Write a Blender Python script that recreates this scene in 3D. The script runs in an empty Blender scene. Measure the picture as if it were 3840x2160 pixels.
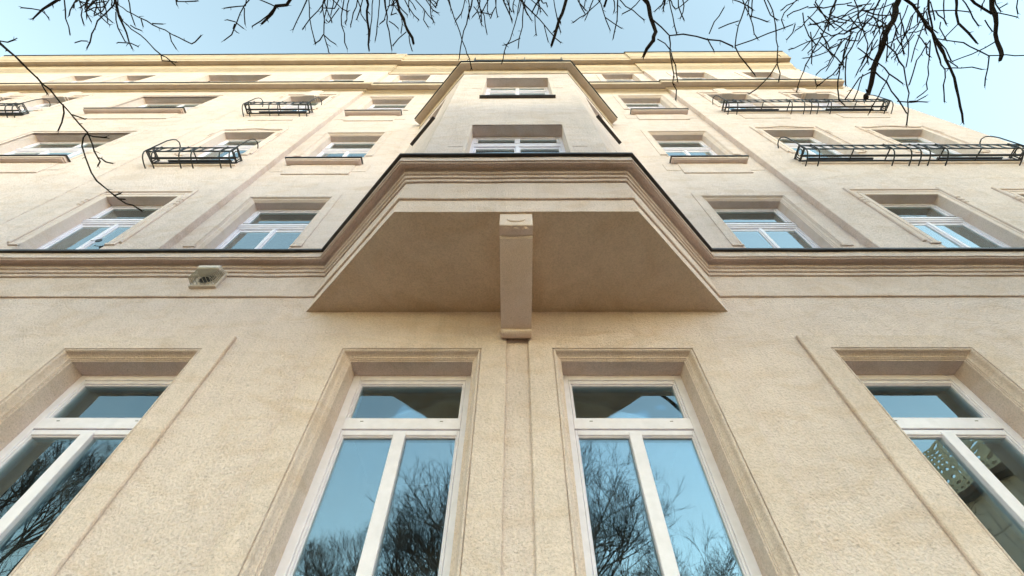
import bpy, bmesh, math, random
from mathutils import Vector, Matrix, noise
R_ = math.radians
random.seed(7)

# ------------------------------------------------------------------ camera, light, exposure
S = bpy.context.scene
C = S.collection
cam_data = bpy.data.cameras.new('camera')
cam = bpy.data.objects.new('camera', cam_data); C.objects.link(cam)
cam_data.sensor_width = 36.0; cam_data.lens = 16.003
cam_data.clip_start = 0.05; cam_data.clip_end = 600
RIGHT = (0.99995987, 0.00595998, 0.00668869); UP = (0.00110231, -0.82278579, 0.56835053); FWD = (-0.00889071, 0.56832035, 0.82275934)
cam.matrix_world = Matrix(((RIGHT[0], UP[0], -FWD[0], 0.0), (RIGHT[1], UP[1], -FWD[1], -3.0), (RIGHT[2], UP[2], -FWD[2], 0.0), (0, 0, 0, 1)))
S.camera = cam

SUN_AZ, SUN_EL = R_(36), R_(13)        # azimuth from straight out of the facade towards +x
wd = bpy.data.worlds.new('World'); S.world = wd; wd.use_nodes = True
wn = wd.node_tree.nodes; wl = wd.node_tree.links
sky = wn.new('ShaderNodeTexSky'); sky.sky_type = 'NISHITA'; sky.sun_disc = False
sky.sun_elevation = SUN_EL; sky.sun_rotation = math.pi - SUN_AZ
sky.air_density = 1.0; sky.dust_density = 0.0; sky.ozone_density = 0.0
wn['Background'].inputs['Strength'].default_value = 0.15
tint = wn.new('ShaderNodeMix'); tint.data_type = 'RGBA'; tint.blend_type = 'MULTIPLY'; tint.inputs[0].default_value = 1.0
tint.inputs[7].default_value = (1.10, 1.03, 0.82, 1)          # white balance of the photograph: a pale cyan winter sky
wl.new(sky.outputs[0], tint.inputs[6]); wl.new(tint.outputs[2], wn['Background'].inputs['Color'])
sun_d = bpy.data.lights.new('sun', 'SUN'); sun_d.energy = 0.22; sun_d.angle = R_(24); sun_d.color = (1.0, 0.85, 0.73)
sun = bpy.data.objects.new('sun', sun_d); C.objects.link(sun)
sd = Vector((math.sin(SUN_AZ) * math.cos(SUN_EL), -math.cos(SUN_AZ) * math.cos(SUN_EL), math.sin(SUN_EL)))
sun.rotation_euler = sd.to_track_quat('Z', 'Y').to_euler()
S.view_settings.view_transform = 'Standard'; S.view_settings.look = 'None'
S.view_settings.exposure = 2.35; S.view_settings.gamma = 1.0
S.render.engine = 'CYCLES'
S.cycles.max_bounces = 8; S.cycles.diffuse_bounces = 4; S.cycles.glossy_bounces = 4; S.cycles.transparent_max_bounces = 12
S.cycles.use_denoising = True
try:
    S.cycles.denoiser = 'OPENIMAGEDENOISE'
except Exception:
    pass

# ------------------------------------------------------------------ materials
def mat(name, color, rough=0.8, metal=0.0, spec=0.5):
    m = bpy.data.materials.new(name); m.use_nodes = True
    b = m.node_tree.nodes['Principled BSDF']
    b.inputs['Base Color'].default_value = (*color, 1); b.inputs['Roughness'].default_value = rough
    b.inputs['Metallic'].default_value = metal; b.inputs['Specular IOR Level'].default_value = spec
    return m, m.node_tree.nodes, m.node_tree.links, b

def stucco(name, color, grain, grain_d, pits, pit_scale, stain=0.10):
    """Rendered plaster: broad weather stains, fine grain and the worm-like marks a float leaves."""
    m, n, l, b = mat(name, color, 0.92, 0, 0.15)
    geo = n.new('ShaderNodeNewGeometry')
    def nz(scale, detail, dist=0.0, vec=None, rough=0.55):
        t = n.new('ShaderNodeTexNoise'); t.inputs['Scale'].default_value = scale; t.inputs['Detail'].default_value = detail
        t.inputs['Roughness'].default_value = rough; t.inputs['Distortion'].default_value = dist
        l.new(vec if vec else geo.outputs['Position'], t.inputs['Vector']); return t
    def ramp(src, a, b_, c0, c1):
        r = n.new('ShaderNodeValToRGB'); r.color_ramp.elements[0].position = a; r.color_ramp.elements[1].position = b_
        r.color_ramp.elements[0].color = (c0, c0, c0, 1); r.color_ramp.elements[1].color = (c1, c1, c1, 1)
        l.new(src, r.inputs[0]); return r
    big = nz(0.55, 5, 0.6); mid = nz(3.2, 4, 1.2)
    mp = n.new('ShaderNodeMapping'); mp.inputs['Scale'].default_value = (1.0, 1.0, 2.6); l.new(geo.outputs['Position'], mp.inputs[0])
    st = nz(1.4, 6, 1.5, mp.outputs[0], 0.62)
    ms = n.new('ShaderNodeMapping'); ms.inputs['Scale'].default_value = (7.0, 7.0, 0.35); l.new(geo.outputs['Position'], ms.inputs[0])
    streak = nz(1.0, 4, 0.3, ms.outputs[0], 0.6)
    fine = nz(grain, 3, 0.0)
    mw = n.new('ShaderNodeMapping'); mw.inputs['Scale'].default_value = (1.0, 1.0, 2.2); mw.inputs['Rotation'].default_value = (0, 0.35, 0); l.new(geo.outputs['Position'], mw.inputs[0])
    worm = nz(pit_scale, 2.5, 1.6, mw.outputs[0])
    pit = ramp(worm.outputs['Fac'], 0.62, 0.68, 0.0, 1.0)
    # colour
    r1 = ramp(big.outputs['Fac'], 0.3, 0.7, 1 - stain, 1 + stain * 0.3)
    r2 = ramp(st.outputs['Fac'], 0.35, 0.75, 1.0, 1 - stain * 0.9)
    r3 = ramp(mid.outputs['Fac'], 0.3, 0.7, 1.0, 1 - stain * 0.5)
    r4 = ramp(fine.outputs['Fac'], 0.34, 0.60, 0.88, 1.05)
    r5 = ramp(pit.outputs[0], 0.0, 1.0, 1.0, 1 - pits)
    r6 = ramp(streak.outputs['Fac'], 0.50, 0.72, 1.0, 1 - stain * 0.7)
    cur = None
    for r in (r1, r2, r3, r4, r5, r6):
        mx = n.new('ShaderNodeMix'); mx.data_type = 'RGBA'; mx.blend_type = 'MULTIPLY'; mx.inputs[0].default_value = 1.0
        if cur is None: mx.inputs[6].default_value = (*color, 1)
        else: l.new(cur, mx.inputs[6])
        l.new(r.outputs[0], mx.inputs[7]); cur = mx.outputs[2]
    # warm tint in the stains
    tint = n.new('ShaderNodeMix'); tint.data_type = 'RGBA'; tint.blend_type = 'MULTIPLY'
    tr = ramp(st.outputs['Fac'], 0.48, 0.70, 0.0, 0.8); l.new(tr.outputs[0], tint.inputs[0])
    l.new(cur, tint.inputs[6]); tint.inputs[7].default_value = (0.97, 0.91, 0.83, 1)
    l.new(tint.outputs[2], b.inputs['Base Color'])
    # relief
    h = n.new('ShaderNodeMath'); h.operation = 'SUBTRACT'
    h2 = n.new('ShaderNodeMath'); h2.operation = 'MULTIPLY'; h2.inputs[1].default_value = pits * 1.4
    l.new(pit.outputs[0], h2.inputs[0]); l.new(fine.outputs['Fac'], h.inputs[0]); l.new(h2.outputs[0], h.inputs[1])
    h3 = n.new('ShaderNodeMath'); h3.operation = 'MULTIPLY_ADD'; h3.inputs[1].default_value = 1.2
    l.new(mid.outputs['Fac'], h3.inputs[0]); l.new(h.outputs[0], h3.inputs[2])
    bp = n.new('ShaderNodeBump'); bp.inputs['Strength'].default_value = 0.9; bp.inputs['Distance'].default_value = grain_d
    l.new(h3.outputs[0], bp.inputs['Height']); l.new(bp.outputs[0], b.inputs['Normal'])
    return m

CREAM = (0.82, 0.684, 0.664)
M_WALL = stucco('float_finished_plaster', CREAM, 52, 0.018, 0.16, 32)
M_ROUGH = stucco('grainy_plaster', (0.80, 0.665, 0.635), 70, 0.011, 0.20, 48)
M_SMOOTH = stucco('painted_plaster', (0.785, 0.655, 0.63), 110, 0.006, 0.08, 30, 0.06)

M_SOFFIT = stucco('soffit_plaster', (0.74, 0.60, 0.49), 70, 0.014, 0.05, 40, 0.10)  # warmer than the wall: glow bounced from below is put into the colour
M_CORNICE = stucco('shaded_ochre_plaster', (0.66, 0.55, 0.46), 110, 0.005, 0.05, 30, 0.08)  # yellower cornice paint, darkened to carry the brown shade of the undersides

def noisy(name, color, rough, metal, amp, scale, spec=0.5, bump=0.0):
    m, n, l, b = mat(name, color, rough, metal, spec)
    t = n.new('ShaderNodeTexNoise'); t.inputs['Scale'].default_value = scale; t.inputs['Detail'].default_value = 5
    g = n.new('ShaderNodeNewGeometry'); l.new(g.outputs['Position'], t.inputs['Vector'])
    r = n.new('ShaderNodeValToRGB')
    for e, k in zip(r.color_ramp.elements, (1 - amp, 1 + amp)): e.color = (*[min(1, c * k) for c in color], 1)
    r.color_ramp.elements[0].position = 0.3; r.color_ramp.elements[1].position = 0.7
    l.new(t.outputs['Fac'], r.inputs[0]); l.new(r.outputs[0], b.inputs['Base Color'])
    if bump:
        bp = n.new('ShaderNodeBump'); bp.inputs['Strength'].default_value = 0.6; bp.inputs['Distance'].default_value = bump
        l.new(t.outputs['Fac'], bp.inputs['Height']); l.new(bp.outputs[0], b.inputs['Normal'])
    return m

M_FRAME = noisy('white_window_paint', (0.84, 0.80, 0.93), 0.38, 0, 0.05, 14)
M_FLASH = noisy('dark_sheet_metal', (0.055, 0.050, 0.050), 0.42, 0.75, 0.3, 9, 0.5)
M_IRON = noisy('black_iron_paint', (0.012, 0.013, 0.015), 0.38, 0.0, 0.3, 30)
M_BARK = noisy('dark_bark', (0.022, 0.016, 0.013), 0.95, 0, 0.45, 40, 0.1, 0.01)
M_TWIG = noisy('twig_bark', (0.020, 0.014, 0.011), 0.95, 0, 0.3, 25, 0.1)
M_LINING = noisy('white_lining_paint', (0.6, 0.6, 0.6), 0.6, 0, 0.05, 4)
M_ROOM = noisy('room_paint', (0.22, 0.20, 0.18), 0.9, 0, 0.1, 2)
M_ASPHALT = noisy('asphalt', (0.058, 0.046, 0.032), 0.95, 0, 0.25, 30)
M_PAVE = noisy('concrete_paving', (0.185, 0.105, 0.042), 0.9, 0, 0.2, 6)
M_KERB = noisy('granite_kerb', (0.3, 0.29, 0.27), 0.85, 0, 0.25, 60)
M_EARTH = noisy('bare_earth', (0.10, 0.07, 0.045), 0.97, 0, 0.35, 5)
M_VENT = noisy('vent_enamel', (0.72, 0.63, 0.575), 0.4, 0, 0.08, 20)
M_WIRE = noisy('shaded_wire', (0.42, 0.38, 0.31), 0.5, 0, 0.1, 20)  # darker than the enamel: shade on the wires' undersides is put into the colour
M_DARK = mat('dark_hole', (0.012, 0.012, 0.012), 0.8)[0]
M_SHADE = mat('curtain_cloth', (0.50, 0.47, 0.44), 0.9)[0]
M_GOLD = noisy('gold_anodised_panel', (0.62, 0.50, 0.34), 0.45, 0.3, 0.2, 3)
M_BEIGE = noisy('beige_cladding', (0.68, 0.56, 0.48), 0.75, 0, 0.1, 2)
M_BROWN = noisy('rusty_fascia', (0.10, 0.05, 0.03), 0.8, 0, 0.5, 4)
M_ROOF = noisy('roof_tile', (0.16, 0.08, 0.06), 0.85, 0, 0.25, 6)

def glass(name, refl, tint):
    m = bpy.data.materials.new(name); m.use_nodes = True
    n = m.node_tree.nodes; l = m.node_tree.links
    n.remove(n['Principled BSDF'])
    g = n.new('ShaderNodeBsdfGlossy'); g.inputs['Roughness'].default_value = 0.0; g.inputs['Color'].default_value = (*tint, 1)
    t = n.new('ShaderNodeBsdfTransparent'); t.inputs['Color'].default_value = (0.90, 0.94, 0.95, 1)
    fr = n.new('ShaderNodeFresnel'); fr.inputs['IOR'].default_value = 1.5
    mr = n.new('ShaderNodeMapRange'); mr.inputs[1].default_value = 0.0; mr.inputs[2].default_value = 1.0
    mr.inputs[3].default_value = refl; mr.inputs[4].default_value = 1.0
    l.new(fr.outputs[0], mr.inputs[0])
    # old panes are never quite flat
    nz = n.new('ShaderNodeTexNoise'); nz.inputs['Scale'].default_value = 2.2; nz.inputs['Detail'].default_value = 1
    ge = n.new('ShaderNodeNewGeometry'); l.new(ge.outputs['Position'], nz.inputs['Vector'])
    bp = n.new('ShaderNodeBump'); bp.inputs['Strength'].default_value = 0.12; bp.inputs['Distance'].default_value = 0.02
    l.new(nz.outputs['Fac'], bp.inputs['Height']); l.new(bp.outputs[0], g.inputs['Normal'])
    mx = n.new('ShaderNodeMixShader'); l.new(mr.outputs[0], mx.inputs[0]); l.new(t.outputs[0], mx.inputs[1]); l.new(g.outputs[0], mx.inputs[2])
    df = n.new('ShaderNodeBsdfDiffuse'); df.inputs['Color'].default_value = (0.55, 0.56, 0.56, 1)      # pale veil of dust and haze, added to lift the dark reflections
    md = n.new('ShaderNodeMixShader'); dn = n.new('ShaderNodeTexNoise'); dn.inputs['Scale'].default_value = 5.0; dn.inputs['Detail'].default_value = 4
    l.new(ge.outputs['Position'], dn.inputs['Vector'])
    dm = n.new('ShaderNodeMapRange'); dm.inputs[1].default_value = 0.35; dm.inputs[2].default_value = 0.7; dm.inputs[3].default_value = 0.008; dm.inputs[4].default_value = 0.032
    l.new(dn.outputs['Fac'], dm.inputs[0]); l.new(dm.outputs[0], md.inputs[0]); l.new(mx.outputs[0], md.inputs[1]); l.new(df.outputs[0], md.inputs[2])
    l.new(md.outputs[0], n['Material Output'].inputs['Surface'])
    return m
M_GLASS = glass('coated_window_glass', 0.22, (0.50, 0.66, 0.75))
M_GLASS_OLD = glass('box_window_glass', 0.36, (0.84, 0.96, 1.0))

# ------------------------------------------------------------------ mesh helpers
class MB:
    def __init__(s): s.v = []; s.f = []
    def quad(s, a, b, c, d):
        k = len(s.v); s.v += [tuple(a), tuple(b), tuple(c), tuple(d)]; s.f.append((k, k + 1, k + 2, k + 3)); return s
    def poly(s, pts):
        k = len(s.v); s.v += [tuple(p) for p in pts]; s.f.append(tuple(range(k, k + len(pts)))); return s
    def box(s, x0, x1, y0, y1, z0, z1):
        k = len(s.v)
        s.v += [(x0, y0, z0), (x1, y0, z0), (x1, y1, z0), (x0, y1, z0), (x0, y0, z1), (x1, y0, z1), (x1, y1, z1), (x0, y1, z1)]
        s.f += [tuple(k + i for i in q) for q in ((0, 3, 2, 1), (4, 5, 6, 7), (0, 1, 5, 4), (1, 2, 6, 5), (2, 3, 7, 6), (3, 0, 4, 7))]
        return s
    def bevel_box(s, x0, x1, y0, y1, z0, z1, b=0.004):
        """box whose front (y0) edges are eased, for joinery and trim"""
        k = len(s.v)
        s.v += [(x0 + b, y0, z0 + b), (x1 - b, y0, z0 + b), (x1 - b, y0, z1 - b), (x0 + b, y0, z1 - b),
                (x0, y0 + b, z0), (x1, y0 + b, z0), (x1, y0 + b, z1), (x0, y0 + b, z1),
                (x0, y1, z0), (x1, y1, z0), (x1, y1, z1), (x0, y1, z1)]
        s.f += [tuple(k + i for i in q) for q in ((0, 1, 2, 3), (4, 5, 1, 0), (5, 6, 2, 1), (6, 7, 3, 2), (7, 4, 0, 3),
                                                  (8, 9, 5, 4), (9, 10, 6, 5), (10, 11, 7, 6), (11, 8, 4, 7), (11, 10, 9, 8))]
        return s
    def tube(s, pts, rad, n=6, cap=True):
        pts = [Vector(p) for p in pts]; m = len(pts)
        rr = rad if isinstance(rad, (list, tuple)) else [rad] * m
        up = None; k = len(s.v)
        for i, p in enumerate(pts):
            d = (pts[min(i + 1, m - 1)] - pts[max(i - 1, 0)])
            if d.length < 1e-9: d = Vector((0, 0, 1))
            d.normalize()
            if up is None:
                up = Vector((0, 0, 1)) if abs(d.z) < 0.9 else Vector((1, 0, 0))
            a = d.cross(up)
            if a.length < 1e-6: a = d.orthogonal()
            a.normalize(); b = a.cross(d); up = b
            for j in range(n):
                t = 2 * math.pi * j / n
                q = p + (a * math.cos(t) + b * math.sin(t)) * rr[i]
                s.v.append((q.x, q.y, q.z))
        for i in range(m - 1):
            for j in range(n):
                j2 = (j + 1) % n
                s.f.append((k + i * n + j, k + i * n + j2, k + (i + 1) * n + j2, k + (i + 1) * n + j))
        if cap:
            s.f.append(tuple(k + j for j in range(n))[::-1]); s.f.append(tuple(k + (m - 1) * n + j for j in range(n)))
        return s
    def disc(s, c, r, n, axis='y', thick=0.01):
        pts0 = []; pts1 = []
        for j in range(n):
            a = 2 * math.pi * j / n
            if axis == 'y': p = (c[0] + r * math.cos(a), c[1], c[2] + r * math.sin(a)); q = (p[0], p[1] + thick, p[2])
            else: p = (c[0] + r * math.cos(a), c[1] + r * math.sin(a), c[2]); q = (p[0], p[1], p[2] + thick)
            pts0.append(p); pts1.append(q)
        s.poly(pts0)
        for j in range(n): s.quad(pts0[j], pts0[(j + 1) % n], pts1[(j + 1) % n], pts1[j])
        return s
    def build(s, name, material, parent=None, kind=None, smooth=False):
        me = bpy.data.meshes.new(name); me.from_pydata(s.v, [], s.f)
        me.materials.append(material)
        if smooth: me.polygons.foreach_set('use_smooth', [True] * len(me.polygons))
        bm = bmesh.new(); bm.from_mesh(me); bmesh.ops.recalc_face_normals(bm, faces=bm.faces); bm.to_mesh(me); bm.free()
        me.update()
        o = bpy.data.objects.new(name, me); C.objects.link(o)
        if parent is not None: o.parent = parent
        if kind: o['kind'] = kind
        return o

def thing(name, label, cat, loc=(0, 0, 0), group=None):
    o = bpy.data.objects.new(name, None); C.objects.link(o); o.location = loc
    o['label'] = label; o['category'] = cat
    if group: o['group'] = group
    return o

def copy_tree(o, parent=None):
    c = o.copy(); C.objects.link(c)
    if parent is not None: c.parent = parent
    for ch in list(o.children): copy_tree(ch, c)
    return c

def wob(x, y, z, a=0.0035, f=2.3):
    """hand-run plaster is never dead straight"""
    v = noise.noise_vector(Vector((x * f, y * f + 7.1, z * f * 1.4)))
    w = noise.noise_vector(Vector((x * 9.0, y * 9.0, z * 9.0 + 3.3)))
    return (x + a * v.x * 0.6, y + a * v.y + 0.0012 * w.y, z + a * v.z + 0.0012 * w.z)

def divide(pts, step):
    out = [pts[0]]
    for a, b in zip(pts[:-1], pts[1:]):
        d = math.dist(a, b); n = max(1, int(d / step))
        for i in range(1, n + 1): out.append(tuple(a[j] + (b[j] - a[j]) * i / n for j in range(len(a))))
    return out

def sweep(path, prof, z_off=0.0, step=0.12, wobble=0.0035, caps=True):
    """run a (projection, height) profile along a plan path; outward is to the right of the direction +x (towards -y), mitred at corners"""
    mit = []
    n = len(path)
    for i in range(n):
        ns = []
        for a, b in ((i - 1, i), (i, i + 1)):
            if a < 0 or b >= n: continue
            dx, dy = path[b][0] - path[a][0], path[b][1] - path[a][1]; L = math.hypot(dx, dy)
            ns.append((dy / L, -dx / L))
        if len(ns) == 1: mit.append(ns[0])
        else:
            k = 1 + ns[0][0] * ns[1][0] + ns[0][1] * ns[1][1]
            mit.append(((ns[0][0] + ns[1][0]) / k, (ns[0][1] + ns[1][1]) / k))
    full = divide([(*p, *m) for p, m in zip(path, mit)], step)
    mb = MB(); m = len(prof)
    for (x, y, mx, my) in full:
        for (p, z) in prof:
            q = (x + mx * p, y + my * p, z + z_off)
            mb.v.append(wob(*q, wobble) if wobble else q)
    for i in range(len(full) - 1):
        for j in range(m - 1):
            a = i * m + j
            mb.f.append((a, a + m, a + m + 1, a + 1))
    if caps:
        mb.f.append(tuple(range(m))); mb.f.append(tuple((len(full) - 1) * m + j for j in range(m)))
    return mb

def jamb_sweep(xl, xr, zb, zt, prof, step=0.12, wobble=0.002):
    """inverted-U moulding: profile is (inset from the outer edge, y); local or world facade coordinates"""
    mb = MB(); m = len(prof)
    corners = []
    base = [(0, zb, 1, 0), (0, zt, 1, -1), (1, zt, -1, -1), (1, zb, -1, 0)]
    pts = [((xl if a == 0 else xr), z, ix, iz) for a, z, ix, iz in base]
    full = divide(pts, step)
    for (x, z, ix, iz) in full:
        for (o, y) in prof:
            q = (x + ix * o, y, z + iz * o)
            mb.v.append(wob(*q, wobble) if wobble else q)
    for i in range(len(full) - 1):
        for j in range(m - 1):
            a = i * m + j
            mb.f.append((a, a + m, a + m + 1, a + 1))
    return mb

def wall_grid(mb, x0, x1, z0, z1, holes, fn):
    xs = sorted({x0, x1, *[h[0] for h in holes], *[h[1] for h in holes]}); zs = sorted({z0, z1, *[h[2] for h in holes], *[h[3] for h in holes]})
    xs = [x for x in xs if x0 <= x <= x1]; zs = [z for z in zs if z0 <= z <= z1]
    for a, b in zip(xs[:-1], xs[1:]):
        for c, d in zip(zs[:-1], zs[1:]):
            mx, mz = (a + b) / 2, (c + d) / 2
            if any(h[0] < mx < h[1] and h[2] < mz < h[3] for h in holes): continue
            mb.quad(fn(a, c), fn(b, c), fn(b, d), fn(a, d))

# ------------------------------------------------------------------ setting
GZ = -1.6                                # street level; the lens is at z = 0
mb = MB(); mb.quad((-300, -300, GZ - 0.13), (300, -300, GZ - 0.13), (300, 300, GZ - 0.13), (-300, 300, GZ - 0.13)); mb.build('ground', M_EARTH, kind='structure')
mb = MB(); mb.box(-60, 60, -7.6, 0.02, GZ - 0.125, GZ); mb.build('pavement', M_PAVE, kind='structure')
mb = MB(); mb.box(-60, 60, -7.75, -7.6, GZ - 0.125, GZ + 0.004); mb.build('kerb', M_KERB, kind='structure')
mb = MB(); mb.quad((-60, -15.5, GZ - 0.122), (60, -15.5, GZ - 0.122), (60, -7.75, GZ - 0.122), (-60, -7.75, GZ - 0.122)); mb.build('road', M_ASPHALT, kind='structure')
mb = MB(); mb.box(-60, 60, -20.0, -15.5, GZ - 0.125, GZ - 0.002); mb.build('far_pavement', M_PAVE, kind='structure')

# ------------------------------------------------------------------ the apartment building
BLD = thing('apartment_building', 'cream plastered apartment building with a canted bay resting on one corbel', 'building', (0, 0, GZ))
def part(mb, name, m, smooth=False, kind=None, parent=None):
    o = mb.build(name, m, BLD if parent is None else parent, kind, smooth)
    if parent is None: o.location = (0, 0, -GZ)
    return o

SP = -0.090                              # the side parts of the upper facade stand this much proud
SX = 4.63                                # where they begin
XL, XR = -20.0, 10.13
BX, BF, BP = 2.274, 1.139, -1.175        # bay: half width at the wall, half width of its front, plane of its front
SOF = 3.893
XA, XB, XG = 3.675, 5.93, 1.0            # window axes
HALF_A, MOULD = 0.589, 0.083
BAND = -0.034

# openings: (x centre, half, top, bottom)
G_WIN = [(-3.71, 3.19), (-1.004, 3.19), (1.02, 3.195), (3.685, 3.205)]
A_WIN = [(sx * XA, t) for t in (6.88, 10.56, 14.26) for sx in (-1, 1)]
A_SILL = {6.88: 4.7, 10.56: 8.56, 14.26: 12.22}
B_COLS = [-5.985, 6.075, 8.465]
B_TOPS = (6.785, 10.385, 14.035)
B_SILL = {6.785: 4.7, 10.385: 8.39, 14.035: 12.1}
BH = 0.575
W_X, W_H = -9.81, 1.13
W_TOPS = (10.425, 14.135)

# ground-floor wall
holes = [(c - HALF_A - MOULD, c + HALF_A + MOULD, 0.2, t + MOULD) for c, t in G_WIN]
mb = MB(); wall_grid(mb, XL, XR, GZ, 4.2, holes, lambda a, c: (a, 0, c)); part(mb, 'wall', M_WALL)
# upper middle wall
holes = []
for x, t in A_WIN: holes.append((x - HALF_A - MOULD, x + HALF_A + MOULD, A_SILL[t], t + MOULD))
for sx in (-1, 1): holes.append((sx * 3.63 - 0.575, sx * 3.63 + 0.575, 15.7, 17.88))
mb = MB(); wall_grid(mb, -SX, SX, 4.2, 18.02, holes, lambda a, c: (a, 0, c)); part(mb, 'wall', M_WALL)
# upper side walls
holes = []
for x in B_COLS:
    for t in B_TOPS: holes.append((x - BH, x + BH, B_SILL[t], t))
    holes.append((x - BH, x + BH, 15.7, 17.58))
for t in W_TOPS: holes.append((W_X - W_H, W_X + W_H, t - 1.95, t))
holes.append((W_X - W_H, W_X + W_H, 15.7, 17.58))
for x in (-13.3, -15.2):
    holes.append((x - BH, x + BH, 15.7, 17.58)); holes.append((x - BH, x + BH, 12.1, 14.035))
holes_side = holes
for a, b in ((XL, -SX), (SX, XR)):
    mb = MB(); hs = [h for h in holes if a < h[0] < b]
    wall_grid(mb, a, b, 4.75, 18.02, hs, lambda x, c: (x, SP, c))
    s = -SX if a < -10 else SX
    mb.quad((s, 0.0, 4.75), (s, SP, 4.75), (s, SP, 18.02), (s, 0.0, 18.02))
    part(mb, 'wall', M_WALL)
# shallow pilaster strips
for x0, x1 in ((SX + 0.002, 5.06), (-4.99, -SX - 0.002), (-8.19, -7.36)):
    mb = MB(); mb.bevel_box(x0, x1, SP - 0.012, SP + 0.01, 4.86, 14.62, 0.006)
    mb2 = jamb_sweep(x0 + 0.04, x1 - 0.0, 4.86, 14.62, [(0, 0), (0, 0)]) if False else None
    part(mb, 'pilaster_strip', M_WALL)
# end wall, back, roof
mb = MB()
mb.quad((XR, 0, GZ), (XR, 9, GZ), (XR, 9, 4.75), (XR, 0, 4.75)); mb.quad((XR, SP, 4.75), (XR, 9, 4.75), (XR, 9, 19.4), (XR, SP, 19.4))
mb.quad((XL, 0, GZ), (XL, 9, GZ), (XL, 9, 19.4), (XL, 0, 19.4)); mb.quad((XL, 9, GZ), (XR, 9, GZ), (XR, 9, 19.4), (XL, 9, 19.4))
part(mb, 'outer_wall', M_WALL)
mb = MB(); mb.quad((XL, -0.4, 19.55), (XR, -0.4, 19.55), (XR, 4.5, 22.2), (XL, 4.5, 22.2)); mb.quad((XL, 4.5, 22.2), (XR, 4.5, 22.2), (XR, 9.3, 19.5), (XL, 9.3, 19.5))
mb.poly([(XR - .01, -0.4, 19.5), (XR - .01, 9, 19.5), (XR - .01, 4.5, 22.1)]); mb.poly([(XL + .01, -0.4, 19.5), (XL + .01, 9, 19.5), (XL + .01, 4.5, 22.1)])
part(mb, 'roof', M_ROOF)
mb = MB()
for z in (-0.6, 4.25, 8.0, 11.6, 15.3, 18.6): mb.box(XL + .05, XR - .05, 0.62, 8.9, z - 0.12, z + 0.12)
for x in (-7.5, -4.65, -2.4, 0.0, 2.4, 4.65, 7.2): mb.box(x - 0.06, x + 0.06, 0.62, 8.9, GZ, 18.6)
mb.box(XL + .05, XR - .05, 3.6, 3.7, GZ, 18.6)
part(mb, 'inner_floors', M_ROOM)

# ---- bay
bay = [(-BX, 0.0), (-BF, BP), (BF, BP), (BX, 0.0)]
CH = math.hypot(BX - BF, BP); CA = math.atan2(BP, BX - BF)       # chamfer length and angle
def cham(side):
    # local x runs along the wall as seen from the street, left to right
    if side < 0: o = Vector((-BX, 0, 0)); d = Vector((BX - BF, BP, 0)) / CH
    else: o = Vector((BF, BP, 0)); d = Vector((BX - BF, -BP, 0)) / CH
    return o, d
BW_F = [(0.02, 0.655, 4.9, 6.83), (0.03, 0.645, 8.60, 10.44)]
mb = MB()
wall_grid(mb, -BF, BF, 4.7, 11.25, [(c - h, c + h, b, t) for c, h, b, t in BW_F], lambda a, c: (a, BP, c))
CW = 0.30
CM = (CH * 0.5 - 0.01)
for sd_ in (-1, 1):
    o, d = cham(sd_)
    wall_grid(mb, 0, CH, 4.7, 11.25, [(CM - CW, CM + CW, 4.9, 6.83), (CM - CW, CM + CW, 8.6, 10.44)], lambda a, c, o=o, d=d: (o.x + d.x * a, o.y + d.y * a, c))
part(mb, 'bay_wall', M_WALL)
mb = MB(); mb.poly([(*p, SOF) for p in bay]); 
part(mb, 'bay_soffit', M_SOFFIT)
mb = MB(); mb.poly([(*p, 11.24) for p in bay]); part(mb, 'bay_roof', M_FLASH)
mb = MB()
for z in (4.75, 8.2): mb.poly([(-BX + .2, 0.05, z), (-BF + .1, BP + .1, z), (BF - .1, BP + .1, z), (BX - .2, 0.05, z)])
part(mb, 'bay_floor', M_ROOM)

# ---- string course that runs along the wall and round the bay
full_path = [(XL, 0.0), *bay, (XR, 0.0)]
part(sweep(bay, [(0.0, SOF), (0.0, 4.16)], caps=False), 'bay_apron', M_ROUGH)
prof = [(-0.01, 4.158), (0.018, 4.153), (0.024, 4.160), (0.024, 4.545)]
part(sweep(full_path, prof, wobble=0.0055, caps=False), 'frieze', M_ROUGH)
prof = [(0.020, 4.548), (0.043, 4.541), (0.048, 4.548), (0.048, 4.592), (0.052, 4.596), (0.066, 4.592), (0.071, 4.600), (0.071, 4.636), (0.075, 4.640),
        (0.090, 4.640), (0.099, 4.650), (0.099, 4.662), (0.096, 4.672), (0.098, 4.695), (0.108, 4.716), (0.126, 4.730), (0.150, 4.735), (0.170, 4.727),
        (0.178, 4.704), (0.180, 4.690), (0.188, 4.687), (0.190, 4.700), (0.196, 4.712), (0.201, 4.704), (0.207, 4.706), (0.207, 4.815), (0.0, 4.83)]
part(sweep(full_path, prof, wobble=0.0055), 'string_course', M_ROUGH)
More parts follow.
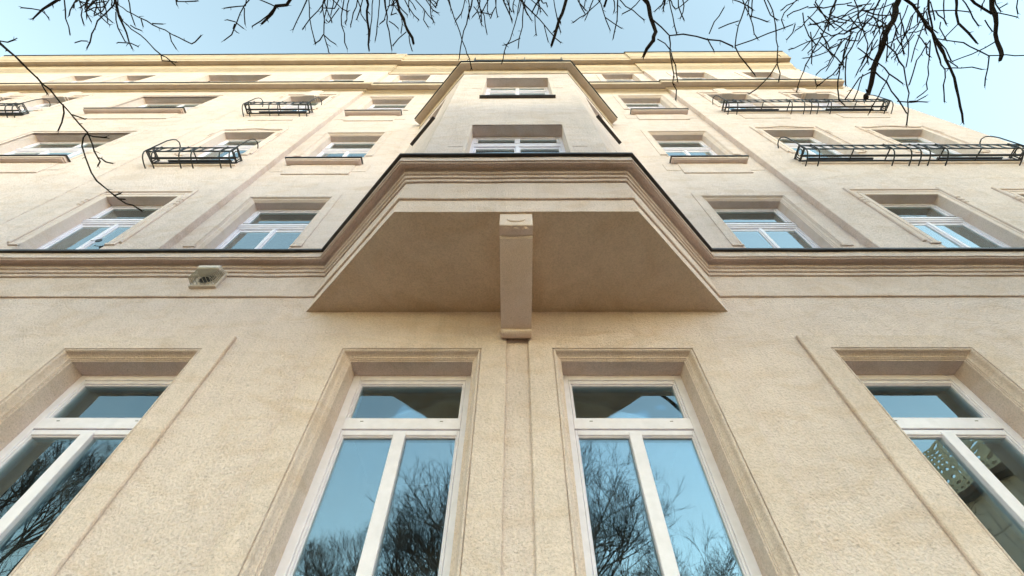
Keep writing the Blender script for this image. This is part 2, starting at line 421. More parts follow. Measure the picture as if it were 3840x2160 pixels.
# sheet-metal capping in separate lengths
def flashing(path, p_in, p, z0, z1, zb, name='flashing_sheet', lens=2.05):
    segs = []
    for i in range(len(path) - 1):
        L = math.dist(path[i], path[i + 1]); segs.append(L)
    pts = [path[0]]
    for i, L in enumerate(segs):
        k = max(1, round(L / lens))
        a, b = path[i], path[i + 1]
        for j in range(1, k + 1): pts.append((a[0] + (b[0] - a[0]) * j / k, a[1] + (b[1] - a[1]) * j / k))
    # keep a corner inside one sheet: build sheet between successive mid-run joints
    joints = []; cur = [pts[0]]
    corners = set(path[1:-1])
    for q in pts[1:]:
        cur.append(q)
        if q not in corners and len(cur) >= 2:
            joints.append(cur); cur = [q]
    if len(cur) > 1: joints.append(cur)
    for n_, run in enumerate(joints):
        dz = 0.0015 * ((n_ * 7) % 3 - 1)
        # the mitre needs the neighbours' directions: runs end on straight stretches so this is safe
        part(sweep(run, [(p_in, z0 + dz - 0.004), (p - 0.006, z0 + dz), (p, z0 + dz - 0.012), (p + 0.002, z0 + dz - 0.012), (p + 0.003, z1 + dz), (0.0, zb)], step=0.35, wobble=0.003), name, M_FLASH)
flashing(full_path, 0.18, 0.242, 4.822, 4.838, 4.875)

# ---- corbel under the bay
CBL = MB()
cx0, cx1 = -0.148, 0.150
sec = [(0.0, SOF + 0.03), (-1.155, SOF + 0.03), (-1.155, 3.668), (-1.150, 3.660), (-1.052, 3.655), (-1.045, 3.640), (-1.03, 3.628)]
n_c = 14
for i in range(n_c + 1):
    t = i / n_c
    sec.append((-1.02 + 0.885 * t, 3.626 - 0.180 * t - 0.03 * math.sin(math.pi * t)))
sec += [(-0.134, 3.430), (-0.142, 3.420), (-0.140, 3.402), (-0.120, 3.390), (-0.090, 3.388), (-0.045, 3.412), (0.0, 3.452)]
for i in range(len(sec) - 1):
    (y0, z0), (y1, z1) = sec[i], sec[i + 1]
    if (y0, z0) == (y1, z1): continue
    CBL.quad((cx0, y0, z0), (cx1, y0, z0), (cx1, y1, z1), (cx0, y1, z1))
for x in (cx0, cx1):
    for i in range(len(sec) - 1):
        (y0, z0), (y1, z1) = sec[i], sec[i + 1]
        if y0 == y1 and y0 == 0: continue
        CBL.quad((x, y0, z0), (x, y1, z1), (x, y1, SOF + 0.03), (x, y0, SOF + 0.03))
corbel = part(CBL, 'corbel', M_SMOOTH)
for x in (-0.085, 0.001, 0.087):
    m_ = MB()
    for r, z in ((0.033, 3.648), (0.025, 3.641)):
        m_.disc((x, -1.103, z), r, 20, 'z', 0.012)
    part(m_, 'rosette', M_SMOOTH, parent=corbel)
m_ = MB(); pts = []
for i in range(13):
    a = math.pi + math.pi * i / 12
    pts.append((0.001 + 0.078 * math.cos(a), -1.158, 3.775 + 0.05 * math.sin(a)))
m_.tube(pts, 0.008, 6); part(m_, 'arc_ornament', M_SMOOTH, parent=corbel)

# ---- ground-floor surrounds
PROF_G = [(-0.006, BAND + 0.004), (0.002, BAND + 0.014), (0.006, BAND + 0.013), (0.010, BAND + 0.004), (0.018, BAND + 0.001), (0.026, BAND + 0.006), (0.032, BAND + 0.018),
          (0.036, 0.006), (0.042, 0.020), (0.050, 0.032), (0.060, 0.038), (0.064, 0.038), (0.065, 0.048), (0.073, 0.049), (0.074, 0.059), (0.083, 0.061), (0.0845, 0.066), (0.0845, 0.27)]
def flat_band(mb, x0, x1, z0, z1, hx0, hx1, hz1, y, depth, ease=0.008):
    """flat raised border round three sides of a window"""
    for a, b, c, d in ((x0, hx0, z0, hz1), (hx1, x1, z0, hz1), (x0, x1, hz1, z1)):
        mb.quad((a + (ease if a == x0 else 0), y, c), (b - (ease if b == x1 else 0), y, c), (b - (ease if b == x1 else 0), y, d - (ease if d == z1 else 0)), (a + (ease if a == x0 else 0), y, d - (ease if d == z1 else 0)))
    for xa, xs_ in ((x0, 1), (x1, -1)):
        mb.quad((xa, y + depth, z0), (xa, y + ease, z0), (xa, y + ease, z1), (xa, y + depth, z1))
        mb.quad((xa, y + ease, z0), (xa + xs_ * ease, y, z0), (xa + xs_ * ease, y, z1 - ease), (xa, y + ease, z1))
    mb.quad((x0, y + ease, z1), (x0 + ease, y, z1 - ease), (x1 - ease, y, z1 - ease), (x1, y + ease, z1))
    mb.quad((x0, y + ease, z1), (x1, y + ease, z1), (x1, y + depth, z1), (x0, y + depth, z1))
    mb.quad((x0, y, z0), (hx0, y, z0), (hx0, y + depth, z0), (x0, y + depth, z0)); mb.quad((hx1, y, z0), (x1, y, z0), (x1, y + depth, z0), (hx1, y + depth, z0))
bands = {0: (-4.62, -2.806), 1: (-1.915, -0.094), 2: (0.120, 1.925), 3: (2.783, 4.60)}
for i, (c, t) in enumerate(G_WIN):
    h = HALF_A + MOULD; x0, x1 = bands[i]
    mb = MB(); flat_band(mb, x0, x1, GZ + 0.5, t + MOULD + 0.185, c - h, c + h, t + MOULD, BAND, 0.03)
    sur = part(mb, 'window_surround', M_ROUGH)
    m_ = jamb_sweep(c - h, c + h, 0.2, t + MOULD, PROF_G); part(m_, 'moulding', M_ROUGH, parent=sur)
    m_ = MB(); m_.box(c - h, c + h, BAND - 0.05, 0.3, 0.12, 0.2); part(m_, 'sill', M_SMOOTH, parent=sur)

# ---- window types (local: x across, y into the wall, z = 0 at the top of the opening)
def window_ground():
    f = MB(); y = 0.25; H = 2.99
    for s_ in (-1, 1):
        a, b = sorted((s_ * 0.60, s_ * 0.516)); f.bevel_box(a, b, y, y + 0.08, -H, 0.01, 0.005)
    f.bevel_box(-0.516, 0.516, y + 0.001, y + 0.08, -0.062, 0.01, 0.005)
    f.bevel_box(-0.516, 0.516, y - 0.004, y + 0.08, -0.640, -0.524, 0.004)
    f.bevel_box(-0.516, 0.516, y + 0.001, y + 0.08, -H, -H + 0.09, 0.004)
    w = f.build('window', M_FRAME)
    def sash(z0, z1, g0, g1, name):
        m = MB()
        for s_ in (-1, 1):
            a, b = sorted((s_ * 0.5135, s_ * 0.494)); m.bevel_box(a, b, y + 0.006, y + 0.075, z0, z1, 0.005)
            a, b = sorted((s_ * 0.494, s_ * 0.484)); m.bevel_box(a, b, y + 0.018, y + 0.075, z0 + 0.01, z1 - 0.01, 0.006)
        m.bevel_box(-0.494, 0.494, y + 0.006, y + 0.075, g1 + 0.014, z1, 0.005); m.bevel_box(-0.484, 0.484, y + 0.018, y + 0.075, g1, g1 + 0.014, 0.006)
        m.bevel_box(-0.494, 0.494, y + 0.006, y + 0.075, z0, g0 - 0.006, 0.003); m.bevel_box(-0.484, 0.484, y + 0.018, y + 0.075, g0 - 0.006, g0, 0.004)
        m.build(name, M_FRAME, w)
    sash(-0.521, -0.066, -0.510, -0.120, 'upper_sash'); sash(-H + 0.095, -0.646, -H + 0.19, -0.712, 'lower_sash')
    MB().bevel_box(-0.053, 0.053, y - 0.002, y + 0.076, -H + 0.15, -0.672, 0.004).build('mullion', M_FRAME, w)
    MB().box(-0.486, 0.486, y + 0.040, y + 0.056, -0.514, -0.116).build('pane', M_GLASS, w)
    for a, b in ((-0.487, -0.052), (0.052, 0.487)): MB().box(a, b, y + 0.040, y + 0.056, -H + 0.18, -0.709).build('pane', M_GLASS, w)
    for x in (-0.36, 0.345): MB().box(x - 0.014, x + 0.014, y - 0.0055, y, -0.563, -0.557).build('drain_slot', M_DARK, w)
    MB().box(-0.5, 0.5, y + 0.06, y + 0.07, -0.119, -0.105).build('gasket', M_DARK, w)
    return w

def old_window(half, H, tz0, tz1, lights, y, inner=True, up_lights=1, pk=1.0):
    """painted timber box window: fixed upper light, heavy moulded transom, casements below, a second window behind"""
    f = MB()
    for s_ in (-1, 1):
        a, b = sorted((s_ * (half + 0.012), s_ * (half - 0.050))); f.bevel_box(a, b, y, y + 0.07, -H, 0.012, 0.005)
        a, b = sorted((s_ * (half - 0.050), s_ * (half - 0.082))); f.bevel_box(a, b, y + 0.012, y + 0.07, -H, 0.0, 0.006)
    f.bevel_box(-half + 0.05, half - 0.05, y + 0.001, y + 0.07, -0.045, 0.012, 0.005)
    f.bevel_box(-half + 0.05, half - 0.05, y + 0.013, y + 0.07, -0.078, -0.045, 0.006)
    # casement top rail and bottom rail
    f.bevel_box(-half + 0.08, half - 0.08, y + 0.016, y + 0.06, tz0 - 0.052, tz0, 0.006)
    f.bevel_box(-half + 0.08, half - 0.08, y + 0.016, y + 0.06, -H, -H + 0.09, 0.006)
    w = f.build('window', M_FRAME)
    t = MB(); hh = half - 0.004
    for za, zb, pr in ((tz0, tz0 + 0.035, 0.004), (tz0 + 0.035, tz0 + 0.075, 0.016 * pk), (tz0 + 0.075, tz0 + 0.105, 0.028 * pk), (tz0 + 0.105, tz1, 0.016 * pk)):
        t.bevel_box(-hh, hh, y - pr, y + 0.05, za, zb, 0.006)
    t.build('transom', M_FRAME, w)
    MB().box(-hh + 0.03, hh - 0.03, y - 0.018 * pk, y + 0.02, tz1 + 0.002, tz1 + 0.010).build('transom_flashing', M_FLASH, w)
    g0, g1 = -H + 0.085, tz0 - 0.050
    L = 2 * (half - 0.08); step = L / lights
    for i in range(1, lights):
        x = -half + 0.08 + step * i
        m = MB(); m.bevel_box(x - 0.042, x + 0.042, y + 0.012, y + 0.06, -H + 0.03, tz0 - 0.01, 0.004); m.bevel_box(x - 0.026, x + 0.026, y - 0.006, y + 0.012, -H + 0.03, tz0 - 0.012, 0.007)
        m.build('mullion', M_FRAME, w)
    for i in range(lights):
        a = -half + 0.08 + step * i; MB().box(a + 0.002, a + step - 0.002, y + 0.024, y + 0.030, g0, g1).build('pane', M_GLASS_OLD, w)
    us = L / up_lights
    for i in range(up_lights):
        a = -half + 0.08 + us * i
        if i: MB().bevel_box(a - 0.04, a + 0.04, y + 0.006, y + 0.06, tz1, -0.07, 0.005).build('mullion', M_FRAME, w)
        MB().box(a + 0.002, a + us - 0.002, y + 0.024, y + 0.030, tz1, -0.076).build('pane', M_GLASS_OLD, w)
    if inner:
        m = MB(); yi = y + 0.20; hi = half - 0.02
        for s_ in (-1, 1):
            a, b = sorted((s_ * hi, s_ * (hi - 0.13))); m.bevel_box(a, b, yi, yi + 0.05, -H, -0.03, 0.005)
        m.bevel_box(-hi, hi, yi + 0.002, yi + 0.05, -0.17, -0.03, 0.004); m.bevel_box(-hi, hi, yi - 0.008, yi + 0.05, tz0 - 0.07, tz1 - 0.02, 0.004)
        m.bevel_box(-0.055, 0.055, yi - 0.003, yi + 0.05, -H, tz0 - 0.07, 0.004)
        m.build('inner_window', M_FRAME, w)
        m = MB()
        for s_ in (-1, 1): m.quad((s_ * (half + 0.013), y + 0.05, -H), (s_ * (half + 0.013), yi + 0.25, -H), (s_ * (half + 0.013), yi + 0.25, 0.013), (s_ * (half + 0.013), y + 0.05, 0.013))
        m.quad((-half, y + 0.05, 0.013), (half, y + 0.05, 0.013), (half, yi + 0.25, 0.013), (-half, yi + 0.25, 0.013))
        m.build('window_lining', M_LINING, w)
    return w

def place(w, x, y, z, rz=0.0):
    w.parent = BLD; w.location = (x, y, z - GZ); w.rotation_euler = (0, 0, rz); return w

proto_g = window_ground()
for i, (c, t) in enumerate(G_WIN):
    place(proto_g if i == 0 else copy_tree(proto_g), c, 0, t)
# middle windows of the upper floors
proto_a = old_window(HALF_A, 2.12, -0.70, -0.545, 2, 0.18)
PROF_A = [(-0.006, -0.008), (0.002, 0.004), (0.006, 0.003), (0.010, -0.006), (0.018, -0.008), (0.024, 0.0), (0.030, 0.012), (0.040, 0.018), (0.052, 0.024), (0.056, 0.034), (0.068, 0.036), (0.070, 0.046), (0.083, 0.048), (0.0845, 0.053), (0.0845, 0.20)]
def surround_a(x, t, sill):
    h = HALF_A + MOULD; zt = t + MOULD; ze = zt - 1.64
    mb = MB(); flat_band(mb, x - h - 0.122, x + h + 0.122, ze, zt + 0.10, x - h, x + h, zt, -0.012, 0.02, 0.005)
    sur = part(mb, 'window_surround', M_WALL)
    part(jamb_sweep(x - h, x + h, ze - 0.10, zt, PROF_A), 'moulding', M_SMOOTH, parent=sur)
    for s_ in (-1, 1):
        m_ = MB()
        a, b = sorted((s_ * h, s_ * (HALF_A + 0.0015))); m_.box(x + a, x + b, -0.002, 0.2, sill - 0.05, ze - 0.10)
        m_.poly([(x + s_ * h, -0.003, ze - 0.02), (x + s_ * h, -0.003, ze - 0.10), (x + s_ * HALF_A, -0.003, ze - 0.10)])
        a, b = sorted((s_ * (h - 0.03), s_ * (h + 0.125))); m_.bevel_box(x + a, x + b, -0.020, 0.01, ze - 0.012, ze + 0.02, 0.004)
        part(m_, 'surround_foot', M_WALL, parent=sur)
    return sur
for i, (x, t) in enumerate(A_WIN):
    place(proto_a if i == 0 else copy_tree(proto_a), x, 0, t)
    surround_a(x, t, A_SILL[t])
    if t > 8:
        z = A_SILL[t]
        m_ = MB(); m_.box(x - 0.715, x + 0.715, -0.118, 0.19, z - 0.075, z - 0.004); m_.box(x - 0.69, x + 0.69, -0.10, -0.01, z - 0.10, z - 0.075)
        sl = part(m_, 'window_sill', M_SMOOTH)
        m_ = MB(); m_.box(x - 0.735, x + 0.735, -0.142, 0.19, z - 0.004, z + 0.008); m_.box(x - 0.735, x + 0.735, -0.142, -0.138, z - 0.022, z - 0.004)
        for s_ in (-1, 1):
            a, b = sorted((s_ * 0.731, s_ * 0.735)); m_.box(x + a, x + b, -0.138, 0.0, z - 0.03, z - 0.004)
        part(m_, 'sill_flashing', M_FLASH, parent=sl)
        m_ = MB(); m_.bevel_box(x - 0.90, x + 0.90, -0.008, 0.01, z - 0.43, z - 0.10, 0.004); m_.bevel_box(x - 0.622, x + 0.622, -0.022, 0.01, z - 0.575, z - 0.10, 0.008)
        part(m_, 'apron_panel', M_WALL)
# side windows with bead surrounds
proto_b = old_window(BH, 1.98, -0.66, -0.505, 2, 0.15)
proto_b.name = 'window'
PROF_B = [(0.13, 0.006), (0.13, -0.012), (0.125, -0.013), (0.09, -0.013), (0.085, -0.022), (0.08, -0.022), (0.075, -0.013), (0.01, -0.013), (0.0, -0.006), (0.0, 0.16)]
def surround_b(x, t, kind):
    z0 = t - 1.55; sur_b = jamb_sweep(x - BH - 0.0, x + BH + 0.0, z0, t, [(-a, SP + y) for a, y in PROF_B], 0.2, 0.0015)
    # jambs below the border
    for s_ in (-1, 1):
        sur_b.quad((x + s_ * BH, SP - 0.0, B_SILL.get(t, t - 2.0)), (x + s_ * BH, SP + 0.16, B_SILL.get(t, t - 2.0)), (x + s_ * BH, SP + 0.16, z0), (x + s_ * BH, SP, z0))
    for s_ in (-1, 1):
        a, b = sorted((s_ * (BH), s_ * (BH + 0.135))); sur_b.bevel_box(x + a, x + b, SP - 0.022, SP + 0.01, z0 - 0.03, z0 + 0.01, 0.004)
    sur = part(sur_b, 'window_surround', M_SMOOTH)
    for s_ in (-1, 1):
        m_ = MB(); a, b = sorted((s_ * (BH + 0.150), s_ * (BH + 0.195))); m_.bevel_box(x + a, x + b, SP - 0.030, SP + 0.01, z0 + 0.03, t + 0.255, 0.010)
        part(m_, 'bead', M_SMOOTH, parent=sur)
        for k in range(3):
            m_ = MB(); zz = t - 0.14 - 0.085 * k; a, b = sorted((s_ * (BH + 0.143), s_ * (BH + 0.202))); m_.bevel_box(x + a, x + b, SP - 0.042, SP, zz - 0.03, zz, 0.008)
            part(m_, 'drop_ornament', M_SMOOTH, parent=sur)
    if kind == 'arch':
        m_ = MB(); pts = []
        R0 = 0.95; hw = 0.37
        for i in range(15):
            u = -hw + 2 * hw * i / 14; pts.append((x + u, SP - 0.012, t + 0.185 + math.sqrt(R0 * R0 - u * u) - math.sqrt(R0 * R0 - hw * hw)))
        pts = [(x - 0.66, SP - 0.012, t + 0.185), (x - hw - 0.03, SP - 0.012, t + 0.185), (x - hw - 0.03, SP - 0.012, t + 0.215)] + pts[1:-1] + [(x + hw + 0.03, SP - 0.012, t + 0.215), (x + hw + 0.03, SP - 0.012, t + 0.185), (x + 0.66, SP - 0.012, t + 0.185)]
        m_.tube(pts, 0.014, 5); part(m_, 'arched_hood', M_SMOOTH, parent=sur)
    if kind == 'key':
        m_ = MB(); m_.bevel_box(x - 0.15, x + 0.15, SP - 0.05, SP + 0.17, t - 0.075, t + 0.58, 0.01); m_.bevel_box(x - 0.20, x + 0.20, SP - 0.035, SP + 0.17, t - 0.04, t + 0.58, 0.01)
        part(m_, 'keystone', M_SMOOTH, parent=sur)
        m_ = MB(); m_.bevel_box(x - 0.78, x + 0.78, SP - 0.022, SP + 0.01, t + 0.20, t + 0.25, 0.006); part(m_, 'label_moulding', M_SMOOTH, parent=sur)
    if kind == 'flat':
        m_ = MB(); m_.bevel_box(x - 0.72, x + 0.72, SP - 0.022, SP + 0.01, t + 0.185, t + 0.225, 0.008); part(m_, 'label_moulding', M_SMOOTH, parent=sur)
    return sur
first = True
cells = [(x, t, k) for x in B_COLS for t, k in zip(B_TOPS, ('flat', 'arch', 'key'))] + [(-13.3, 14.035, 'key')]
for x, t, k in cells:
    w = place(proto_b if first else copy_tree(proto_b), x, SP, t); first = False
    surround_b(x, t, k)
    if t > 8:
        z = B_SILL.get(t, 12.1)
        m_ = MB(); m_.box(x - 0.60, x + 0.60, SP - 0.045, SP + 0.16, z + 0.02, z + 0.045); part(m_, 'sill_flashing', M_FLASH)
# plaster panels behind the flower rails and under the top-floor ones
for x0, x1 in ((-6.83, -5.21), (5.25, 9.28)):
    for z in (8.06, 11.73):
        m_ = MB(); m_.bevel_box(x0, x1, SP - 0.02, SP + 0.01, z + 0.14, z + 0.315, 0.006); part(m_, 'apron_panel', M_SMOOTH)
for x in B_COLS:
    m_ = MB(); m_.bevel_box(x - 0.55, x + 0.55, SP - 0.014, SP + 0.01, 11.40, 11.80, 0.006); part(m_, 'apron_panel', M_WALL)
# wide windows
proto_w = old_window(W_H, 1.95, -0.66, -0.505, 3, 0.20, True, 2)
for i, t in enumerate(W_TOPS):
    place(proto_w if i == 0 else copy_tree(proto_w), W_X, SP, t)
    h = W_H
    sur = part(jamb_sweep(W_X - h - 0.083, W_X + h + 0.083, t - 1.9, t + 0.083, [(a, SP + y) for a, y in PROF_A]), 'window_surround', M_SMOOTH)
    m_ = MB(); flat_band(m_, W_X - h - 0.21, W_X + h + 0.21, t - 1.45, t + 0.19, W_X - h - 0.083, W_X + h + 0.083, t + 0.083, SP - 0.012, 0.02, 0.005); part(m_, 'border', M_WALL, parent=sur)
    z = t - 1.95
    m_ = MB(); m_.box(W_X - 1.28, W_X + 1.28, SP - 0.118, SP + 0.19, z - 0.075, z - 0.004); m_.box(W_X - 1.25, W_X + 1.25, SP - 0.10, SP - 0.01, z - 0.10, z - 0.075)
    sl = part(m_, 'window_sill', M_SMOOTH)
    m_ = MB(); m_.box(W_X - 1.30, W_X + 1.30, SP - 0.142, SP + 0.19, z - 0.004, z + 0.008); m_.box(W_X - 1.30, W_X + 1.30, SP - 0.142, SP - 0.138, z - 0.022, z - 0.004)
    m_.box(W_X + 1.296, W_X + 1.30, SP - 0.138, SP, z - 0.03, z - 0.004)
    part(m_, 'sill_flashing', M_FLASH, parent=sl)
    m_ = MB(); m_.bevel_box(W_X - 1.45, W_X + 1.45, SP - 0.008, SP + 0.01, z - 0.45, z - 0.10, 0.004); m_.bevel_box(W_X - 1.17, W_X + 1.17, SP - 0.022, SP + 0.01, z - 0.60, z - 0.10, 0.008)
    part(m_, 'apron_panel', M_WALL)
# bay windows
pf = [old_window(0.655, 1.95, -0.45, -0.315, 2, 0.17, False, 2, 0.2), old_window(0.645, 1.88, -0.45, -0.34, 2, 0.17, False, 2, 0.2)]
for (c, h, b, t), w in zip(BW_F, pf):
    place(w, c, BP, t)
    m_ = MB()
    m_.quad((c - h, BP, b), (c - h, BP + 0.2, b), (c - h, BP + 0.2, t), (c - h, BP, t)); m_.quad((c + h, BP, b), (c + h, BP + 0.2, b), (c + h, BP + 0.2, t), (c + h, BP, t)); m_.quad((c - h, BP, t), (c + h, BP, t), (c + h, BP + 0.2, t), (c - h, BP + 0.2, t))
    flat_band(m_, c - h - 0.042, c + h + 0.042, b, t + 0.05, c - h, c + h, t, BP - 0.010, 0.014, 0.004)
    sur = part(m_, 'window_surround', M_SMOOTH)
    m_ = MB(); flat_band(m_, c - h - 0.24, c + h + 0.24, t - 1.0, t + 0.055, c - h - 0.044, c + h + 0.044, t + 0.052, BP - 0.005, 0.01, 0.003); part(m_, 'border', M_WALL, parent=sur)
    m_ = MB(); m_.box(c - h - 0.03, c + h + 0.03, BP - 0.055, BP + 0.2, b - 0.03, b + 0.004); part(m_, 'window_sill', M_FLASH)
m_ = MB()
for i in range(60):
    x0 = -0.6 + 1.2 * i / 60; x1 = x0 + 1.2 / 60
    m_.quad((x0, BP + 0.30 + 0.02 * math.sin(i * 1.3), 4.95), (x1, BP + 0.30 + 0.02 * math.sin((i + 1) * 1.3), 4.95), (x1, BP + 0.30 + 0.02 * math.sin((i + 1) * 1.3), 6.76), (x0, BP + 0.30 + 0.02 * math.sin(i * 1.3), 6.76))
part(m_, 'curtain', M_SHADE, parent=pf[0]).location = (-0.02, -BP, -6.83)
pc = old_window(CW, 1.88, -0.45, -0.315, 1, 0.16, False)
k_ = 0
for sd_ in (-1, 1):
    o, d = cham(sd_); rz = math.atan2(d.y, d.x); p = o + d * CM
    nrm = Vector((d.y, -d.x, 0))
    for t, b in ((6.83, 4.9), (10.44, 8.6)):
        place(pc if k_ == 0 else copy_tree(pc), p.x, p.y, t, rz); k_ += 1
        m_ = MB(); q = lambda a, y, z: (p.x + d.x * a - nrm.x * y, p.y + d.y * a - nrm.y * y, z)
        for s_ in (-CW, CW): m_.quad(q(s_, 0, b), q(s_, 0.18, b), q(s_, 0.18, t), q(s_, 0, t))
        m_.quad(q(-CW, 0, t), q(CW, 0, t), q(CW, 0.18, t), q(-CW, 0.18, t)); part(m_, 'window_reveal', M_SMOOTH)
        m_ = MB(); pts = [q(-CW - 0.05, 0.17, b), q(CW + 0.05, 0.17, b), q(CW + 0.05, -0.06, b), q(-CW - 0.05, -0.06, b)]
        m_.poly(pts); low = [(a, b_, c - 0.016) for a, b_, c in pts]; m_.poly(low[::-1])
        for i in range(4): m_.quad(pts[i], pts[(i + 1) % 4], low[(i + 1) % 4], low[i])
        part(m_, 'window_sill', M_FLASH)
# bay cornice
prof = [(-0.005, 10.935), (0.016, 10.93), (0.02, 10.94), (0.02, 11.0), (0.028, 11.01), (0.028, 11.13), (0.034, 11.165), (0.05, 11.19), (0.19, 11.185), (0.193, 11.18), (0.198, 11.19), (0.198, 11.262), (0.0, 11.27)]
bay_ext = [(-BX - 0.0, 0.0), *bay[1:3], (BX, 0.0)]
part(sweep(bay_ext, prof, caps=False), 'bay_cornice', M_CORNICE)
flashing(bay_ext, 0.17, 0.222, 11.268, 11.305, 11.36)
# middle cornice under the top storey and main cornice
SPC = -0.045
br_path = [(XL, SPC), (-SX, SPC), (-SX, 0.0), (SX, 0.0), (SX, SPC), (9.85, SPC)]
prof = [(0.0, 14.58), (0.006, 14.60), (0.02, 14.655), (0.026, 14.66), (0.026, 14.695), (0.045, 14.70), (0.05, 14.705), (0.05, 14.735), (0.075, 14.74), (0.08, 14.745), (0.09, 14.775), (0.105, 14.80), (0.125, 14.812), (0.245, 14.80), (0.25, 14.79), (0.254, 14.80), (0.256, 14.83), (0.262, 14.84), (0.266, 14.93), (0.0, 14.96)]
part(sweep(br_path, prof, step=0.25), 'cornice', M_CORNICE)
flashing(br_path, 0.24, 0.288, 14.945, 14.962, 15.02)
mc_path = [(XL, SPC), (-SX, SPC), (-SX, 0.0), (SX, 0.0), (SX, SPC), (XR + 0.14, SPC)]
prof = [(0.0, 18.0), (0.026, 18.0), (0.03, 18.01), (0.03, 18.36), (0.045, 18.375), (0.048, 18.44), (0.062, 18.45), (0.066, 18.52), (0.082, 18.53), (0.086, 18.60), (0.105, 18.62), (0.12, 18.70), (0.14, 18.80), (0.155, 18.90), (0.165, 18.93), (0.31, 18.915), (0.318, 18.90), (0.322, 18.915), (0.324, 19.06), (0.336, 19.07), (0.338, 19.12), (0.352, 19.13), (0.355, 19.20), (0.372, 19.26), (0.385, 19.34), (0.392, 19.42), (0.40, 19.43), (0.402, 19.50), (0.415, 19.52), (0.42, 19.64), (0.0, 19.66)]
part(sweep(mc_path, prof, step=0.3), 'main_cornice', M_CORNICE)
flashing(mc_path, 0.38, 0.445, 19.655, 19.72, 19.95)
# top-storey windows
pt = old_window(BH, 1.75, -0.6, -0.46, 2, 0.16, False); pts_ = [(x, SP, 17.58) for x in (*B_COLS, -13.3, -15.2)] + [(-3.63, 0, 17.88), (3.63, 0, 17.88)]
for i, (x, y, t) in enumerate(pts_):
    place(pt if i == 0 else copy_tree(pt), x, y, t)
    m_ = MB()
    for s_ in (-1, 1): m_.quad((x + s_ * BH, y, 15.7), (x + s_ * BH, y + 0.18, 15.7), (x + s_ * BH, y + 0.18, t), (x + s_ * BH, y, t))
    m_.quad((x - BH, y, t), (x + BH, y, t), (x + BH, y + 0.18, t), (x - BH, y + 0.18, t))
    for s_ in (-1, 1):
        a, b = sorted((s_ * BH, s_ * (BH + 0.2))); m_.bevel_box(x + a, x + b, y - 0.02, y + 0.005, 15.2, t - 0.02, 0.006)
    part(m_, 'window_surround', M_SMOOTH)
place(copy_tree(proto_w), W_X, SP, 17.58)
m_ = MB()
for s_ in (-1, 1): m_.quad((W_X + s_ * W_H, SP, 15.7), (W_X + s_ * W_H, SP + 0.18, 15.7), (W_X + s_ * W_H, SP + 0.18, 17.58), (W_X + s_ * W_H, SP, 17.58))
m_.quad((W_X - W_H, SP, 17.58), (W_X + W_H, SP, 17.58), (W_X + W_H, SP + 0.2, 17.58), (W_X - W_H, SP + 0.2, 17.58)); part(m_, 'window_surround', M_SMOOTH)
m_ = MB(); place(copy_tree(proto_b), -15.2, SP, 14.035); surround_b(-15.2, 14.035, 'key')
# a small round thermometer on the left first-floor window
w_l = [o for o in BLD.children if o.name.startswith('window') and abs(o.location.x + 5.985) < .01 and abs(o.location.z + GZ - 6.785) < .01][0]
m_ = MB(); m_.disc((0.16, 0.115, -1.22), 0.042, 20, 'y', 0.012); m_.tube([(0.03, 0.135, -1.20), (0.16, 0.13, -1.22)], 0.006, 6); m_.build('window_thermometer', M_FLASH, w_l)

# ------------------------------------------------------------------ vent cover
VX, VY = -3.625, -0.062
vent = thing('vent_cover', 'small cream wire cage over a round vent hole below the ledge', 'vent cover', (VX, -0.02, 4.45))
def vpart(mb, name, m, smooth=False):
    o = mb.build(name, m, vent, None, smooth); o.location = (-VX, 0.02, -4.45); return o
m_ = MB(); m_.bevel_box(VX - 0.158, VX + 0.158, VY, -0.02, 4.305, 4.595, 0.006); vpart(m_, 'base_plate', M_VENT)
m_ = MB(); m_.disc((VX, VY - 0.004, 4.44), 0.095, 28, 'y', 0.004); vpart(m_, 'vent_hole', M_DARK)
m_ = MB(); pts = [(VX + 0.101 * math.cos(a * math.pi / 14), VY - 0.008, 4.44 + 0.101 * math.sin(a * math.pi / 14)) for a in range(29)]; m_.tube(pts, 0.006, 6, False); vpart(m_, 'hole_ring', M_VENT, True)
FY = -0.172; ZB, ZT = 4.335, 4.568
def ring(z, hw=0.131):
    # one cage wire: out from the plate, round the front, back to the plate
    k = 0.03
    return [(VX - hw - 0.012, VY, z), (VX - hw, FY + k, z), (VX - hw + 0.009, FY + 0.009, z), (VX - hw + k, FY, z), (VX + hw - k, FY, z), (VX + hw - 0.009, FY + 0.009, z), (VX + hw, FY + k, z), (VX + hw + 0.012, VY, z)]
for i in range(8):
    m_ = MB(); m_.tube(ring(ZB + 0.026 * i), 0.0042, 5); vpart(m_, 'cage_wire', M_WIRE, True)
for s_ in (-1, 1):
    for i in range(4):
        f = (i + 0.4) / 4; y = VY + (FY + 0.03 - VY) * f; x = VX + s_ * (0.143 - 0.012 * f)
        m_ = MB(); m_.tube([(x, y, ZB), (x, y, ZT)], 0.0036, 5); vpart(m_, 'cage_wire', M_WIRE, True)
for i in range(6):
    x = VX - 0.11 + 0.044 * i; m_ = MB(); m_.tube([(x, VY, ZB), (x, FY + 0.004, ZB)], 0.0034, 5); vpart(m_, 'cage_wire', M_WIRE, True)
m_ = MB(); m_.bevel_box(VX - 0.132, VX + 0.132, FY - 0.006, VY, 4.508, ZT + 0.006, 0.012)
vpart(m_, 'lid', M_VENT)

